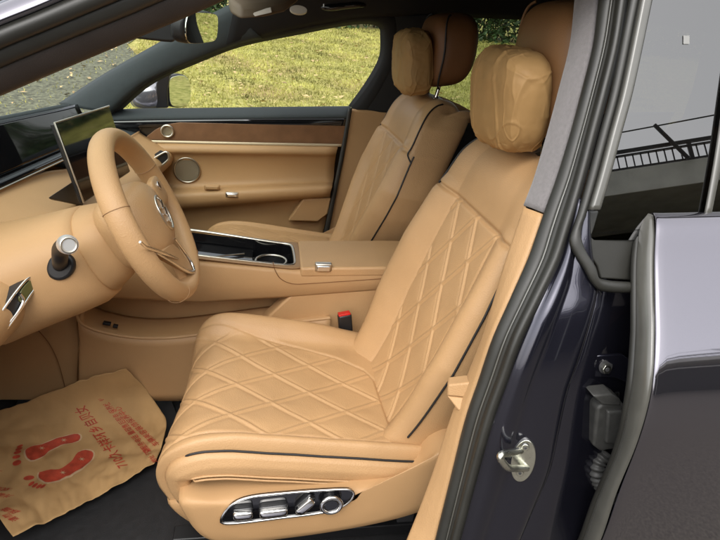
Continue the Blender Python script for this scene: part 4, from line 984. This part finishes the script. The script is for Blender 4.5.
toesA = [((17, 463.5), 4.6, 2.6, -.35), ((16.5, 457.5), 4.2, 1.7, -.25), ((17.5, 453), 4, 1.5, -.3), ((19, 449.6), 3.8, 1.3, -.35), ((20, 446.8), 3.4, 1.1, -.4)]
toesB = [((29, 478.5), 5.6, 2.2, -.15), ((31.5, 484.3), 3.6, 1.5, -.6), ((35, 486), 3.6, 1.4, -.6), ((39, 487), 3.6, 1.3, -.6), ((43, 487), 3.4, 1.2, -.6)]
def ell(c, a, b, t, n=16): return [(c[0]+a*math.cos(q)*math.cos(t)-b*math.sin(q)*math.sin(t), c[1]+a*math.cos(q)*math.sin(t)+b*math.sin(q)*math.cos(t)) for q in np.linspace(0, 2*math.pi, n, endpoint=False)]
for sole, toes in ((soleA, toesA), (soleB, toesB)):
    on_mat('footprint_outline', [blob(grow(sole, 1.8))], pale_ink, .0012)
    on_mat('footprint', [blob(sole)]+[blob(ell(*t), 16) for t in toes], red_ink, .0022)
for c_ in ((42, 449), (64, 441), (82, 460), (63, 473.5)):
    for t in (0, 1.05, 2.1): on_mat('footprint_mark', [[inv(*q) for q in ((c_[0]-3.6*math.cos(t), c_[1]-2.4*math.sin(t)), (c_[0]+.4*math.sin(t), c_[1]-.5*math.cos(t)), (c_[0]+3.6*math.cos(t), c_[1]+2.4*math.sin(t)), (c_[0]-.4*math.sin(t), c_[1]+.5*math.cos(t)))]], pale_ink, .0032)
def text_on_mat(s, p0, p1, hpx):
    """letters run from pixel p0 to p1; tops point to the front of the car"""
    cu = bpy.data.curves.new('print', 'FONT'); cu.body = s; cu.size = 1; cu.resolution_u = 2; cu.offset = .012
    to = bpy.data.objects.new('print', cu); COL.objects.link(to)
    dg = bpy.context.evaluated_depsgraph_get(); me = bpy.data.meshes.new_from_object(to.evaluated_get(dg)); bpy.data.objects.remove(to)
    co = np.array([v.co[:] for v in me.vertices])
    if not len(co): return
    co[:, 0] = (co[:, 0]-co[:, 0].min())/(np.ptp(co[:, 0]))
    p0, p1 = np.array(p0, float), np.array(p1, float); up_px = np.array([-.935, .355])*hpx*185
    for v_, c in zip(me.vertices, co):
        v_.co = mat_uv(*inv(*(p0+(p1-p0)*c[0]+up_px*c[1])))+np.array([0, 0, .0022])
    me.name = 'printed_text'; me.materials.clear(); me.materials.append(red_ink)
    o = bpy.data.objects.new('printed_text', me); COL.objects.link(o); adopt(o, pm)
text_on_mat('710久卡祥环乡自贝女', (128, 466), (84, 406), .075)
text_on_mat('量服务电话 量厢售后服务 保养检测维修', (151, 452), (99, 392), .042)
text_on_mat('车辆美容装饰保养中心', (160, 445), (119, 407), .042)
text_on_mat('地址 汽车', (158, 462), (146, 448), .035)
text_on_mat('踩踏', (21, 512), (6, 508), .05); text_on_mat('请勿', (20, 520), (8, 514), .05)
text_on_mat('欢迎', (13, 489), (-4, 488), .05); text_on_mat('光临', (14, 496), (0, 494), .05)
text_on_mat('安全', (2, 472), (-12, 468), .05)

# black rubber mat under the paper
o = plate('rubber_floor_mat', [W(170, 394, z=.246), W(205, 500, z=.246), W(190, 640, z=.246), W(-120, 640, z=.246), W(-120, 425, z=.246), W(20, 398, z=.246)], (0, 0, -.005), mat('floor_rubber', (.018, .018, .019), .6, var=.15, vscale=60, bump=.3, bscale=500), None, .002)
props(o, 'black floor mat lying under the kraft paper sheet', 'floor mat')
